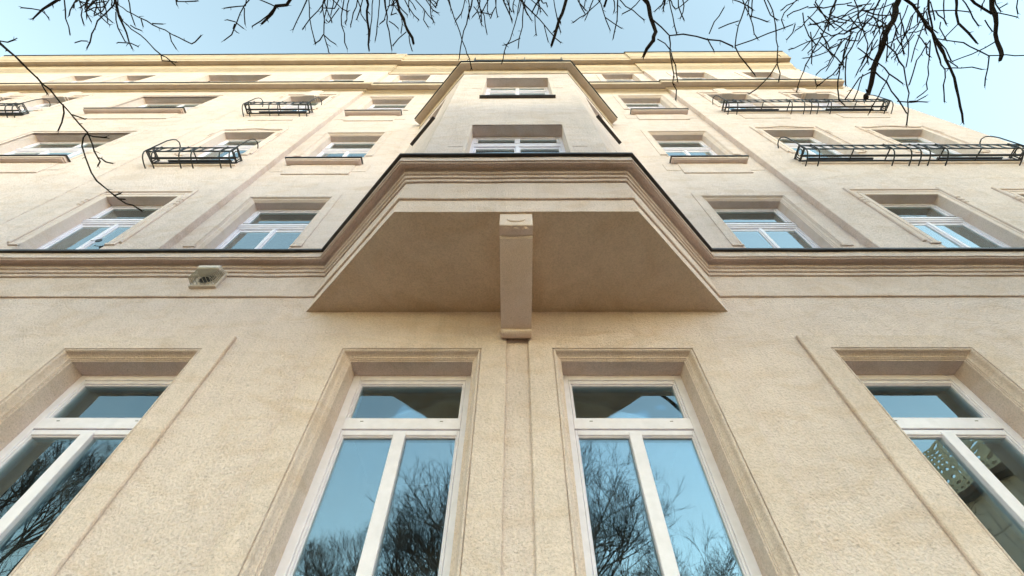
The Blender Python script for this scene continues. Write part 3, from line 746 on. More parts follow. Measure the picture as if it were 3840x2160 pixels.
# ------------------------------------------------------------------ iron flower-box rails
def flower_rail(x0, x1, z_top, hoops, cross, label, boxes=((0, 1),)):
    """z_top: top of the oval band; front plane 0.25 m off the wall"""
    root = thing('flower_box_rail', label, 'window rail', ((x0 + x1) / 2, SP, z_top - 0.21), 'iron flower-box rails on the facade')
    loc = (-(x0 + x1) / 2, -SP, -(z_top - 0.21))
    def rp(mb, name, smooth=True, parent=None):
        o = mb.build(name, M_IRON, root if parent is None else parent, None, smooth)
        if parent is None: o.location = loc
        return o
    yf = SP - 0.25; zt = z_top; zb = z_top - 0.21; yw = SP + 0.01
    for z, nm in ((zt, 'top_rail'), (zb, 'bottom_rail')):
        rp(MB().box(x0, x1, yf - 0.011, yf + 0.011, z - 0.009, z + 0.009), nm, False)
    rp(MB().box(x0, x1, yf + 0.105, yf + 0.145, zb - 0.007, zb + 0.007), 'floor_bar', False)
    rp(MB().box(x0, x1, SP - 0.045, SP - 0.004, zb - 0.007, zb + 0.007), 'floor_bar', False)
    n = max(2, round((x1 - x0) / 0.192)); w = (x1 - x0) / n; zc = (zt + zb) / 2
    for i in range(n):
        c = x0 + w * (i + 0.5); m_ = MB()
        m_.tube([(c + (w * 0.47) * math.cos(k * math.pi / 12), yf, zc + 0.092 * math.sin(k * math.pi / 12)) for k in range(25)], 0.009, 5, False)
        ov = rp(m_, 'oval')
        if i:
            a = x0 + w * i; m_ = MB(); m_.tube([(a - 0.045, yf, zt - 0.012), (a, yf, zc + 0.02), (a + 0.045, yf, zt - 0.012)], 0.008, 5); m_.tube([(a - 0.045, yf, zb + 0.012), (a, yf, zc - 0.02), (a + 0.045, yf, zb + 0.012)], 0.008, 5)
            rp(m_, 'scroll', True)
    # hoops: up the front of the band, curling back under the box to the wall
    def hoop(x, loop):
        p = []
        if loop:
            # the end stanchions rise above the band and curl back to the wall
            p += [(x, yw, zt + 0.62), (x, SP - 0.07, zt + 0.70), (x, SP - 0.14, zt + 0.715), (x, yf + 0.045, zt + 0.66), (x, yf + 0.01, zt + 0.56), (x, yf - 0.012, zt + 0.40)]
        p += [(x, yf - 0.016, zt + 0.012), (x, yf - 0.018, zb), (x, yf - 0.014, zb - 0.05), (x, yf + 0.015, zb - 0.105), (x, yf + 0.07, zb - 0.150), (x, yf + 0.14, zb - 0.176), (x, yw, zb - 0.200)]
        rp(MB().tube(p, 0.0112, 7), 'hoop')
    for x, lp in hoops: hoop(x, lp)
    for x in cross: rp(MB().tube([(x, yf, zb), (x, yw, zb)], 0.012, 6), 'cross_bar')
    # end panels: a frame from front to wall with a ring in it
    for x in (x0, x1):
        m_ = MB()
        for y in (yf, SP - 0.02, SP - 0.055, ): m_.tube([(x, y, zb), (x, y, zt)], 0.012, 6)
        for z in (zt, zb, zt - 0.035, zb + 0.035): m_.tube([(x, yf, z), (x, yw, z)], 0.011, 6)
        ep = rp(m_, 'end_panel')
        m_ = MB(); m_.tube([(x, yf + 0.098 + 0.062 * math.cos(k * math.pi / 12), zc + 0.066 * math.sin(k * math.pi / 12)) for k in range(25)], 0.010, 5, False)
        rp(m_, 'ring', True, ep)
    return root
R_H = [(5.259, True), (5.476, False), (6.814, False), (7.121, False), (7.292, False), (7.455, False), (7.774, False), (9.107, False), (9.278, True)]
R_C = (6.150, 6.802, 7.776, 8.451)
L_H = [(-6.817, True), (-6.656, False), (-6.152, False), (-5.930, False), (-5.412, False), (-5.229, True)]
flower_rail(5.259, 9.278, 8.502, R_H, R_C, 'long black iron flower rail under the two right windows of the second floor')
flower_rail(5.259, 9.278, 12.183, R_H, R_C, 'long black iron flower rail under the two right windows of the third floor')
flower_rail(-6.817, -5.229, 8.502, L_H, (-5.940,), 'short black iron flower rail below the arched window left of the bay')
flower_rail(-6.817, -5.229, 12.183, L_H, (-5.940,), 'short black iron flower rail below the keystone window, between two long sills')
flower_rail(-14.169, -12.606, 12.183, [(-14.169, True), (-13.998, False), (-13.514, False), (-12.788, False), (-12.606, True)], (-13.312,), 'short black iron flower rail cut off by the left picture edge')
# rail on the terrace over the bay
tr = thing('terrace_rail', 'black iron oval-pattern rail on top of the bay, mostly hidden by its cornice', 'railing', (0.05, -1.28, 11.33))
def tp(mb, name, smooth=True):
    o = mb.build(name, M_IRON, tr, None, smooth); o.location = (-0.05, 1.28, -11.33); return o
ty = -1.28
for z in (11.97, 12.18): tp(MB().box(-1.0, 1.12, ty - 0.01, ty + 0.01, z - 0.009, z + 0.009), 'rail_bar', False)
for i in range(11):
    c = -0.9 + 0.192 * i; m_ = MB(); m_.tube([(c + 0.09 * math.cos(k * math.pi / 12), ty, 12.075 + 0.092 * math.sin(k * math.pi / 12)) for k in range(25)], 0.0065, 5, False); tp(m_, 'oval')
for x in (-1.0, 0.03, 0.22, 1.12):
    tp(MB().tube([(x, ty + 0.02, 11.30), (x, ty - 0.01, 11.8), (x, ty - 0.012, 12.50), (x, ty + 0.05, 12.56)], 0.0095, 6), 'stanchion')

# ------------------------------------------------------------------ building across the street (seen in the window reflections)
OB = thing('office_building', 'beige building across the street with a pierced gold screen, reflected in the windows', 'building', (26, -23, GZ))
def op(mb, name, m, smooth=False):
    o = mb.build(name, m, OB, None, smooth); o.location = (-26, 23, -GZ); return o
e1 = Vector((0.28, 0.96, 0)); e0 = Vector((20.9, -31.0, 0)); en = Vector((-0.96, 0.28, 0))
def oq(a, o_, z): p = e0 + e1 * a + en * o_; return (p.x, p.y, z)
m_ = MB()
for zz in range(9):
    for k in range(8):
        z0 = GZ + zz * 1.7; a0 = k * 2.0
        m_.poly([oq(a0 + .02, 0, z0 + .02), oq(a0 + 1.98, 0, z0 + .02), oq(a0 + 1.98, 0, z0 + 1.68), oq(a0 + .02, 0, z0 + 1.68)])
op(m_, 'wall_panels', M_BEIGE)
m_ = MB(); m_.poly([oq(0, -.05, GZ), oq(16, -.05, GZ), oq(16, -.05, 15.0), oq(0, -.05, 15.0)]); m_.poly([oq(0, -.05, GZ), oq(0, -8, GZ), oq(0, -8, 15.0), oq(0, -.05, 15.0)]); m_.poly([oq(16, -.05, GZ), oq(16, -8, GZ), oq(16, -8, 15.0), oq(16, -.05, 15.0)]); m_.poly([oq(0, -8, GZ), oq(16, -8, GZ), oq(16, -8, 15.0), oq(0, -8, 15.0)]); m_.poly([oq(0, -.05, 15.0), oq(16, -.05, 15.0), oq(16, -8, 15.0), oq(0, -8, 15.0)])
op(m_, 'wall', M_BEIGE)
m_ = MB()
for k in range(3): m_.poly([oq(2 + k * 5, .03, 2.0), oq(4.6 + k * 5, .03, 2.0), oq(4.6 + k * 5, .03, 5.2), oq(2 + k * 5, .03, 5.2)])
op(m_, 'window', M_GLASS)
m_ = MB()
for a, b, c, d in ((0, 16, 13.7, 14.0),): 
    for q_ in (0.0, 0.8): m_.poly([oq(a, q_, c), oq(b, q_, c), oq(b, q_, d), oq(a, q_, d)])
    m_.poly([oq(a, 0, c), oq(b, 0, c), oq(b, 0.8, c), oq(a, 0.8, c)])
op(m_, 'fascia', M_BROWN)
# screen pierced by rows of ovals: each cell is a square with an octagonal hole
m_ = MB(); rs = random.Random(3)
cw, chh = 0.32, 0.27
for i in range(50):
    for j in range(9):
        a0 = i * cw; z0 = 14.0 + j * chh
        ca, cz = a0 + cw / 2 + rs.uniform(-.03, .03), z0 + chh / 2 + rs.uniform(-.025, .025); ra, rz = rs.uniform(.05, .125), rs.uniform(.045, .10)
        outer = [(a0 + cw, z0 + chh / 2), (a0 + cw, z0 + chh), (a0 + cw / 2, z0 + chh), (a0, z0 + chh), (a0, z0 + chh / 2), (a0, z0), (a0 + cw / 2, z0), (a0 + cw, z0)]
        inn = [(ca + ra * math.cos(t * math.pi / 4), cz + rz * math.sin(t * math.pi / 4)) for t in range(8)]
        for t in range(8):
            p, q = outer[t], outer[(t + 1) % 8]; r, s = inn[(t + 1) % 8], inn[t]
            m_.quad(oq(p[0], .8, p[1]), oq(q[0], .8, q[1]), oq(r[0], .8, r[1]), oq(s[0], .8, s[1]))
            m_.quad(oq(s[0], .8, s[1]), oq(r[0], .8, r[1]), oq(r[0], .74, r[1]), oq(s[0], .74, s[1]))
op(m_, 'pierced_screen', M_GOLD)

# ------------------------------------------------------------------ bare street trees
TREES = {'L': ((-10.6, -6.6), 'bare tree on the left whose long twig hangs down across the facade'),
         'M': ((0.2, -9.2), 'bare tree in the middle whose thin twigs hang in front of the sky'),
         'P': ((-4.0, -12.2), 'bare tree across the street, mirrored in the window left of the corbel'),
         'Q': ((3.9, -12.6), 'bare tree across the street, mirrored in the window right of the corbel'),
         'R': ((7.6, -6.6), 'bare tree on the right with thick dark limbs against the sky')}
roots = {}; tips = {}
def tree_part(mb, root, name, m, kind=None):
    o = mb.build(name, m, root, kind, True); o.location = (-root.location.x, -root.location.y, -root.location.z); return o
for key, ((tx, ty_), lab) in TREES.items():
    rt = thing('street_tree', lab, 'tree', (tx, ty_, GZ), 'bare street trees before the building'); roots[key] = rt
    rs = random.Random(ord(key))
    trunk = [(tx, ty_, GZ - 0.1), (tx + 0.03, ty_ + .02, -0.6), (tx - 0.05, ty_ + .05, 0.8), (tx + 0.04, ty_ + .1, 2.2), (tx, ty_ + .12, 3.4)]
    tree_part(MB().tube(trunk, [0.22, 0.17, 0.155, 0.14, 0.12], 10), rt, 'trunk', M_BARK)
    top = Vector(trunk[-1]); tips[key] = top
    # upright scaffold limbs and their twigs; nothing of this reaches over the lens
    segs = []
    YMAX = -3.35
    def grow(p, d, L, r, depth):
        pts = [p]; n = 4 if depth < 2 else 3
        dd = d.normalized()
        for i in range(n):
            dd = (dd + Vector((rs.gauss(0, .16), rs.gauss(0, .16), rs.gauss(0.03, .10)))).normalized()
            q = pts[-1] + dd * (L / n)
            if q.y > YMAX: dd.y = -abs(dd.y) * .6; q = pts[-1] + dd.normalized() * (L / n)
            if q.y > YMAX: q.y = YMAX - 0.1
            if key == 'R' and q.x < 6.2: dd.x = abs(dd.x); q.x = max(q.x, 6.2)
            pts.append(q)
        segs.append((pts, r, depth))
        if depth >= 5: return
        kids = {0: 6, 1: 4, 2: 4, 3: 4, 4: 3}[depth]
        for i in range(kids):
            t = rs.uniform(.35, 1.0); k = min(int(t * n), n - 1); base = pts[k].lerp(pts[k + 1], t * n - k)
            ax = Vector((rs.gauss(0, 1), rs.gauss(0, 1), rs.gauss(.25, .6))).normalized()
            nd = (dd * rs.uniform(.7, 1.1) + ax * rs.uniform(.55, .85)).normalized()
            grow(base, nd, L * rs.uniform(.52, .72), r * .54, depth + 1)
    nl = {'L': 6, 'M': 9, 'R': 3, 'P': 6, 'Q': 6}[key]
    hgt = {'L': 2.5, 'M': 2.9, 'R': 1.7, 'P': 3.1, 'Q': 2.9}[key]
    for i in range(nl):
        a = 2 * math.pi * i / nl + rs.uniform(-.3, .3)
        grow(top - Vector((0, 0, rs.uniform(0, .9))), Vector((math.cos(a) * .75, math.sin(a) * .75, rs.uniform(.6, 1.1))), hgt * rs.uniform(.85, 1.15), 0.045, 0)
    fine = MB()
    for pts, r, dep in segs:
        if dep == 0: tree_part(MB().tube(pts, [r, r * .9, r * .8, r * .7, r * .6], 7), rt, 'limb', M_BARK)
        else:
            m_pts = len(pts); fine.tube(pts, [max(0.0032, r * (1 - .4 * k / (m_pts - 1))) for k in range(m_pts)], 5 if dep < 3 else 3, False)
    tree_part(fine, rt, 'crown', M_TWIG, 'stuff')

# overhanging branches, measured one by one; each runs back behind the lens to its own tree
BR=[
('L',[(-6.38,-2.375,6.3,10.5),(-6.239,-2.345,6.173,9.7),(-6.03,-2.21,6.045,8.9),(-5.807,-2.062,5.918,8.2),(-5.611,-1.952,5.791,7.5),(-5.395,-1.77,5.664,6.8),(-5.224,-1.664,5.536,6.1),(-5.061,-1.477,5.409,5.5),(-4.946,-1.391,5.282,4.8),(-4.834,-1.277,5.155,4.1),(-4.645,-1.274,5.027,3.4),(-4.463,-1.299,4.9,2.7)]),
('L',[(-4.819,-1.55,5.15,5.5),(-4.784,-1.53,5.044,5.1),(-4.731,-1.482,4.939,4.7),(-4.675,-1.385,4.833,4.4),(-4.587,-1.261,4.728,4.1),(-4.471,-1.192,4.622,3.8),(-4.33,-1.146,4.517,3.4),(-4.18,-1.123,4.411,3.1),(-3.993,-1.096,4.306,2.8),(-3.783,-1.056,4.2,2.5)]),
('L',[(-5.327,-1.769,5.6,4.3),(-5.327,-1.68,5.567,3.8),(-5.387,-1.582,5.533,3.4),(-5.459,-1.492,5.5,2.9)]),
('L',[(-6.267,-2.367,6.2,3.7),(-6.16,-2.356,6.2,3.3),(-6.066,-2.377,6.2,3.0)]),
('L',[(-5.001,-1.721,5.3,3.4),(-4.934,-1.692,5.3,2.8),(-4.878,-1.67,5.3,2.1)]),
('L',[(-4.772,-1.564,5.1,2.7),(-4.713,-1.535,5.1,2.7),(-4.578,-1.523,5.1,2.7)]),
('L',[(-5.742,-1.984,5.9,2.9),(-5.705,-1.919,5.85,2.6),(-5.639,-1.836,5.8,2.2)]),
('L',[(-4.548,-1.379,4.85,2.7),(-4.561,-1.335,4.85,2.0),(-4.595,-1.29,4.85,1.3)]),
('L',[(-4.359,-1.043,4.6,2.0),(-4.281,-1.067,4.6,1.3)]),
('L',[(-4.144,-1.095,4.4,1.9),(-4.071,-1.088,4.4,1.3)]),
('L',[(-6.289,-2.768,7.4,10.9),(-6.468,-2.621,7.25,9.2),(-6.547,-2.53,7.1,7.4)]),
('L',[(-6.442,-2.624,7.2,5.0),(-6.582,-2.647,7.2,3.7),(-6.71,-2.66,7.2,2.5)]),
('L',[(-6.446,-2.616,7.2,4.2),(-6.419,-2.569,7.2,3.3),(-6.409,-2.541,7.2,2.5)]),
('L',[(-6.135,-2.763,7.3,5.0),(-6.133,-2.622,7.2,4.4),(-6.117,-2.442,7.1,3.9),(-6.051,-2.356,7.0,3.3)]),
('L',[(-5.94,-2.762,7.3,5.0),(-5.908,-2.651,7.2,4.5),(-5.88,-2.475,7.1,4.1)]),
('L',[(-5.991,-2.747,7.5,3.4),(-6.007,-2.641,7.4,2.5),(-5.923,-2.48,7.3,1.7)]),
('L',[(-6.12,-2.716,7.5,4.3),(-5.844,-2.596,7.35,3.4),(-5.605,-2.447,7.2,2.5)]),
('L',[(-6.014,-2.743,7.6,3.5),(-5.848,-2.59,7.45,2.6),(-5.629,-2.471,7.3,1.7)]),
('L',[(-6.241,-2.744,7.6,3.5),(-6.027,-2.681,7.55,3.0),(-5.746,-2.714,7.5,2.6)]),
('L',[(-6.15,-2.631,7.6,3.5),(-5.942,-2.699,7.5,2.6),(-5.727,-2.749,7.4,1.7)]),
('L',[(-6.114,-2.588,7.5,2.6),(-5.898,-2.638,7.45,2.1),(-5.694,-2.671,7.4,1.7)]),
('L',[(-5.67,-2.757,7.6,12.1),(-5.651,-2.665,7.52,11.0),(-5.594,-2.557,7.44,10.0),(-5.552,-2.335,7.36,9.0),(-5.487,-2.218,7.28,8.0),(-5.434,-2.16,7.2,6.9)]),
('L',[(-5.436,-2.227,7.2,3.4),(-5.6,-2.236,7.2,1.7)]),
('L',[(-5.426,-2.227,7.2,3.4),(-5.335,-2.181,7.2,1.7)]),
('L',[(-5.639,-2.674,7.5,7.7),(-5.715,-2.594,7.375,7.0),(-5.786,-2.491,7.25,6.3),(-5.861,-2.343,7.125,5.7),(-5.913,-2.187,7.0,5.0)]),
('L',[(-5.856,-2.275,7.0,2.5),(-5.942,-2.284,7.0,2.1),(-6.028,-2.26,7.0,1.7)]),
('L',[(-5.611,-2.666,7.5,6.0),(-5.442,-2.598,7.412,5.5),(-5.245,-2.531,7.325,5.1),(-5.039,-2.449,7.237,4.6),(-4.827,-2.383,7.15,4.2),(-4.624,-2.302,7.062,3.8),(-4.425,-2.239,6.975,3.3),(-4.297,-2.271,6.888,2.9),(-4.161,-2.342,6.8,2.4)]),
('L',[(-4.686,-2.364,7.0,3.3),(-4.664,-2.259,6.95,2.5),(-4.609,-2.181,6.9,1.7)]),
('L',[(-4.939,-2.47,7.1,2.5),(-4.797,-2.463,7.1,2.5)]),
('L',[(-5.14,-2.515,7.2,2.5),(-5.081,-2.436,7.1,1.7)]),
('L',[(-5.491,-2.748,7.6,4.3),(-5.415,-2.664,7.5,3.7),(-5.398,-2.575,7.4,3.1),(-5.332,-2.437,7.3,2.6)]),
('L',[(-5.588,-2.623,7.4,4.3),(-5.462,-2.487,7.286,4.0),(-5.295,-2.4,7.171,3.7),(-5.139,-2.33,7.057,3.5),(-4.963,-2.229,6.943,3.2),(-4.796,-2.114,6.829,2.9),(-4.637,-2.064,6.714,2.7),(-4.503,-2.025,6.6,2.4)]),
('L',[(-4.679,-2.137,6.65,2.4),(-4.671,-2.092,6.633,2.1),(-4.541,-2.062,6.617,1.9),(-4.481,-2.064,6.6,1.6)]),
('L',[(-5.394,-2.437,7.3,2.6),(-5.203,-2.381,7.2,1.7)]),
('L',[(-5.595,-2.592,7.4,3.4),(-5.577,-2.39,7.3,3.0),(-5.493,-2.244,7.2,2.6)]),
('L',[(-4.689,-2.746,7.4,5.9),(-4.64,-2.673,7.3,4.2)]),
('L',[(-4.681,-2.72,7.4,3.4),(-4.541,-2.698,7.35,2.9),(-4.357,-2.717,7.3,2.5)]),
('M',[(-3.76,-2.738,7.6,5.2),(-3.827,-2.654,7.525,4.5),(-3.983,-2.45,7.45,3.9),(-4.051,-2.309,7.375,3.3),(-4.15,-2.242,7.3,2.6)]),
('M',[(-3.814,-2.655,7.5,3.4),(-4.117,-2.622,7.5,2.6)]),
('M',[(-3.825,-2.624,7.5,3.4),(-3.838,-2.531,7.45,2.6),(-3.833,-2.429,7.4,1.7)]),
('M',[(-3.957,-2.462,7.4,3.4),(-4.071,-2.49,7.4,2.6)]),
('M',[(-3.956,-2.454,7.4,2.6),(-3.872,-2.38,7.4,1.7)]),
('M',[(-3.977,-2.438,7.4,2.6),(-4.016,-2.381,7.4,2.2),(-3.98,-2.331,7.4,1.7)]),
('M',[(-3.24,-2.736,7.8,15.0),(-3.436,-2.611,7.7,13.2),(-3.628,-2.47,7.6,11.5),(-3.643,-2.428,7.5,9.6)]),
('M',[(-3.472,-2.6,7.6,6.1),(-3.664,-2.466,7.55,5.3),(-3.797,-2.396,7.5,4.4)]),
('M',[(-3.03,-2.726,7.8,8.0),(-3.099,-2.576,7.7,7.1),(-3.171,-2.451,7.6,6.2),(-3.216,-2.351,7.5,5.3)]),
('M',[(-3.706,-2.729,7.7,3.5),(-3.408,-2.624,7.6,3.5)]),
('M',[(-3.453,-2.619,7.7,3.5),(-3.231,-2.647,7.6,2.6)]),
('M',[(-3.003,-2.718,7.8,3.5),(-2.995,-2.495,7.675,3.1),(-2.971,-2.371,7.55,2.6),(-2.927,-2.248,7.425,2.2),(-2.853,-2.194,7.3,1.7)]),
('M',[(-2.77,-2.684,7.8,3.5),(-2.886,-2.572,7.75,3.1),(-3.009,-2.476,7.7,2.7),(-3.089,-2.397,7.65,2.2),(-3.111,-2.35,7.6,1.8)]),
('M',[(-2.724,-2.716,7.8,4.4),(-2.764,-2.497,7.625,4.0),(-2.771,-2.295,7.45,3.5),(-2.678,-2.196,7.275,3.0),(-2.62,-2.108,7.1,2.6)]),
('M',[(-2.715,-2.309,7.3,2.6),(-2.604,-2.231,7.25,2.2),(-2.53,-2.195,7.2,1.7)]),
('M',[(-2.715,-2.309,7.3,2.6),(-2.792,-2.232,7.25,2.2),(-2.827,-2.205,7.2,1.7)]),
('M',[(-2.619,-2.596,7.9,3.6),(-2.767,-2.421,7.75,2.7),(-2.744,-2.465,7.6,1.8)]),
('M',[(-2.573,-2.712,7.9,3.6),(-2.646,-2.604,7.75,3.1),(-2.747,-2.612,7.6,2.6)]),
('M',[(-2.5,-2.715,7.8,3.5),(-2.532,-2.509,7.667,2.9),(-2.501,-2.286,7.533,2.4),(-2.448,-2.112,7.4,1.8)]),
('M',[(-2.414,-2.715,7.8,3.5),(-2.423,-2.562,7.6,3.1),(-2.409,-2.429,7.4,2.6)]),
('M',[(-2.277,-2.722,7.8,5.3),(-2.337,-2.542,7.65,4.4),(-2.369,-2.405,7.5,3.5)]),
('M',[(-2.211,-2.713,7.8,3.5),(-2.263,-2.555,7.7,3.1),(-2.3,-2.463,7.6,2.6)]),
('M',[(-2.196,-2.722,8.0,11.8),(-2.197,-2.445,7.833,10.9),(-2.194,-2.202,7.667,10.0),(-2.162,-2.081,7.5,9.0)]),
('M',[(-2.114,-2.709,8.0,5.4),(-2.131,-2.451,7.75,4.9),(-2.136,-2.219,7.5,4.4)]),
('M',[(-2.015,-2.708,8.0,6.3),(-2.03,-2.481,7.8,5.9),(-2.08,-2.191,7.6,5.4)]),
('M',[(-1.956,-2.721,8.0,10.0),(-1.918,-2.495,7.833,8.7),(-1.868,-2.321,7.667,7.5),(-1.825,-2.079,7.5,6.3)]),
('M',[(-1.908,-2.462,7.7,3.6),(-1.999,-2.404,7.7,3.6)]),
('M',[(-1.857,-2.436,7.7,3.6),(-1.776,-2.389,7.65,3.6),(-1.712,-2.351,7.6,3.6)]),
('M',[(-1.781,-2.716,8.1,13.7),(-1.719,-2.54,7.9,13.0),(-1.614,-2.368,7.7,12.3),(-1.495,-2.164,7.5,11.6)]),
('M',[(-1.731,-2.523,7.9,7.3),(-1.678,-2.398,7.75,6.3),(-1.682,-2.292,7.6,5.4)]),
('M',[(-1.623,-2.299,7.7,3.6),(-1.743,-2.218,7.65,3.2),(-1.812,-2.146,7.6,2.7)]),
('M',[(-1.591,-2.247,7.7,3.6),(-1.527,-2.069,7.5,2.7)]),
('M',[(-1.518,-2.705,8.0,3.6),(-1.352,-2.577,7.8,2.7),(-1.198,-2.457,7.6,1.8)]),
('M',[(-1.334,-2.561,7.8,2.7),(-1.349,-2.447,7.75,2.2),(-1.292,-2.357,7.7,1.8)]),
('M',[(-1.656,-2.706,8.0,2.7),(-1.526,-2.508,7.85,2.3),(-1.418,-2.451,7.7,1.8)]),
('M',[(-1.597,-2.706,8.0,2.7),(-1.468,-2.578,7.8,1.8)]),
('M',[(-1.807,-2.687,8.0,2.7),(-1.862,-2.507,7.9,2.3),(-1.758,-2.53,7.8,1.8)]),
('M',[(-1.015,-2.707,8.0,6.3),(-0.975,-2.638,7.867,6.1),(-0.905,-2.479,7.733,6.0),(-0.817,-2.296,7.6,5.8),(-0.749,-2.113,7.467,5.6),(-0.678,-1.974,7.333,5.5),(-0.64,-1.88,7.2,5.3)]),
('M',[(-0.627,-2.717,7.9,8.9),(-0.657,-2.593,7.75,8.2),(-0.723,-2.404,7.6,7.5),(-0.788,-2.217,7.45,6.8),(-0.818,-1.996,7.3,6.2)]),
('M',[(-0.612,-2.606,7.8,5.3),(-0.551,-2.529,7.7,4.4),(-0.493,-2.387,7.6,3.5)]),
('M',[(-0.557,-2.54,7.8,3.6),(-0.349,-2.508,7.7,3.5)]),
('M',[(-0.583,-2.697,8.0,3.6),(-0.481,-2.489,7.8,3.1),(-0.424,-2.285,7.6,2.7)]),
('M',[(-0.327,-2.698,8.0,4.5),(-0.298,-2.549,7.9,4.1),(-0.267,-2.471,7.8,3.6)]),
('M',[(-0.221,-2.699,8.1,9.2),(-0.131,-2.562,7.95,7.7),(-0.052,-2.439,7.8,6.3)]),
('M',[(-0.142,-2.69,8.1,3.7),(-0.101,-2.61,8.0,3.2),(-0.062,-2.531,7.9,2.7)]),
('M',[(0.067,-2.701,8.0,4.5),(0.027,-2.485,7.825,4.3),(-0.052,-2.278,7.65,4.0),(-0.159,-2.057,7.475,3.8),(-0.202,-1.932,7.3,3.5)]),
('M',[(0.149,-2.701,8.0,6.3),(0.096,-2.347,7.833,6.1),(0.066,-2.207,7.667,5.7),(0.036,-2.105,7.5,5.4)]),
('M',[(0.065,-2.218,7.6,4.5),(-0.052,-2.177,7.55,4.0),(-0.158,-2.14,7.5,3.6)]),
('M',[(0.067,-2.706,8.1,9.1),(0.166,-2.609,8.0,8.2),(0.264,-2.512,7.9,7.3),(0.441,-2.365,7.8,6.3),(0.507,-2.288,7.7,5.4),(0.592,-2.211,7.6,4.5),(0.654,-2.17,7.5,3.6)]),
('M',[(0.28,-2.502,7.8,2.7),(0.289,-2.374,7.7,2.2),(0.298,-2.264,7.6,1.8)]),
('M',[(0.416,-2.374,7.7,2.7),(0.434,-2.263,7.6,2.2),(0.47,-2.188,7.5,1.8)]),
('R',[(0.783,-2.705,8.0,16.3),(0.727,-2.596,7.85,15.4),(0.626,-2.44,7.7,14.7),(0.547,-2.251,7.55,14.0),(0.514,-2.14,7.4,13.2)]),
('R',[(0.555,-2.702,7.9,3.6),(0.61,-2.453,7.75,3.6),(0.656,-2.288,7.6,3.6)]),
('R',[(0.361,-2.708,8.0,9.9),(0.241,-2.535,7.8,8.0)]),
('R',[(1.284,-2.694,8.0,7.2),(1.112,-2.564,7.8,5.8),(0.831,-2.413,7.6,4.4)]),
('R',[(1.157,-2.687,8.0,3.6),(1.081,-2.544,7.85,3.1),(1.013,-2.438,7.7,2.7)]),
('R',[(1.21,-2.69,7.9,4.5),(1.272,-2.548,7.767,3.9),(1.311,-2.441,7.633,3.2),(1.36,-2.318,7.5,2.6)]),
('R',[(1.299,-2.469,7.7,2.7),(1.538,-2.334,7.6,2.7)]),
('R',[(1.491,-2.705,7.9,8.0),(1.48,-2.43,7.767,7.5),(1.444,-2.289,7.633,6.8),(1.411,-2.209,7.5,6.2)]),
('R',[(1.501,-2.692,7.9,4.5),(1.703,-2.547,7.75,4.0),(1.848,-2.44,7.6,3.5)]),
('R',[(1.347,-2.702,8.0,11.7),(1.308,-2.59,7.9,10.8)]),
('R',[(1.875,-2.711,7.9,21.4),(1.922,-2.58,7.725,20.3),(1.959,-2.443,7.55,19.2),(1.972,-2.31,7.375,18.1),(1.921,-2.213,7.2,17.0)]),
('R',[(1.924,-2.229,7.2,17.0),(1.841,-2.121,7.15,14.5),(1.785,-2.028,7.1,12.0)]),
('R',[(1.946,-2.447,7.5,8.7),(2.071,-2.355,7.414,8.5),(2.166,-2.272,7.329,8.4),(2.327,-2.272,7.243,8.1),(2.495,-2.26,7.157,7.9),(2.623,-2.252,7.071,7.7),(2.769,-2.224,6.986,7.5),(2.918,-2.177,6.9,7.4)]),
('R',[(1.972,-2.237,7.2,5.9),(2.072,-2.169,7.15,5.5),(2.142,-2.117,7.1,5.1)]),
('R',[(2.161,-2.259,7.3,8.6),(2.149,-2.08,7.067,7.3),(2.164,-1.849,6.833,6.1),(2.188,-1.572,6.6,5.0)]),
('R',[(2.138,-2.089,7.0,5.9),(2.177,-1.946,6.85,5.0),(2.204,-1.772,6.7,4.1)]),
('R',[(2.151,-2.689,7.8,2.6),(2.131,-2.547,7.7,1.8)]),
('R',[(2.208,-2.688,7.8,3.5),(2.281,-2.464,7.7,3.1),(2.348,-2.27,7.6,2.7)]),
('R',[(2.947,-2.177,6.9,6.6),(2.996,-2.078,6.8,5.7),(3.071,-1.98,6.7,4.9),(3.173,-1.875,6.6,4.0)]),
('R',[(2.953,-2.185,6.9,5.7),(3.123,-2.26,6.85,5.2),(3.287,-2.333,6.8,4.8),(3.417,-2.39,6.75,4.3),(3.526,-2.445,6.7,3.9)]),
('R',[(2.947,-2.177,6.9,4.9),(2.998,-2.395,7.067,4.7),(3.088,-2.568,7.233,4.4),(3.192,-2.698,7.4,4.2)]),
('R',[(2.676,-2.298,7.2,3.4),(2.678,-2.441,7.1,2.9),(2.721,-2.614,7.0,2.4)]),
('R',[(2.711,-2.379,7.0,3.3),(2.822,-2.425,7.0,2.8),(2.944,-2.462,7.0,2.4)]),
('R',[(2.588,-2.263,7.0,3.3),(2.633,-2.189,6.95,2.9),(2.674,-2.131,6.9,2.5)]),
('R',[(3.214,-2.702,7.7,6.9),(3.328,-2.486,7.533,6.3),(3.347,-2.368,7.367,5.7),(3.36,-2.238,7.2,5.1)]),
('R',[(3.313,-2.488,7.5,4.3),(3.412,-2.459,7.45,3.9),(3.531,-2.421,7.4,3.4)]),
('R',[(3.573,-2.692,7.7,5.2),(3.598,-2.552,7.475,4.7),(3.595,-2.377,7.25,4.2),(3.578,-2.159,7.025,3.8),(3.527,-1.979,6.8,3.3)]),
('R',[(3.527,-1.979,6.8,3.3),(3.411,-1.854,6.667,3.0),(3.213,-1.732,6.533,2.7),(3.067,-1.677,6.4,2.4)]),
('R',[(3.527,-1.979,6.8,3.3),(3.569,-1.881,6.7,2.9),(3.512,-1.8,6.6,2.4)]),
('R',[(3.956,-2.686,7.6,4.3),(3.786,-2.515,7.533,4.0),(3.733,-2.439,7.467,3.7),(3.799,-2.339,7.4,3.4)]),
('R',[(3.822,-2.411,7.2,3.3),(3.753,-2.31,7.1,2.9),(3.665,-2.241,7.0,2.5)]),
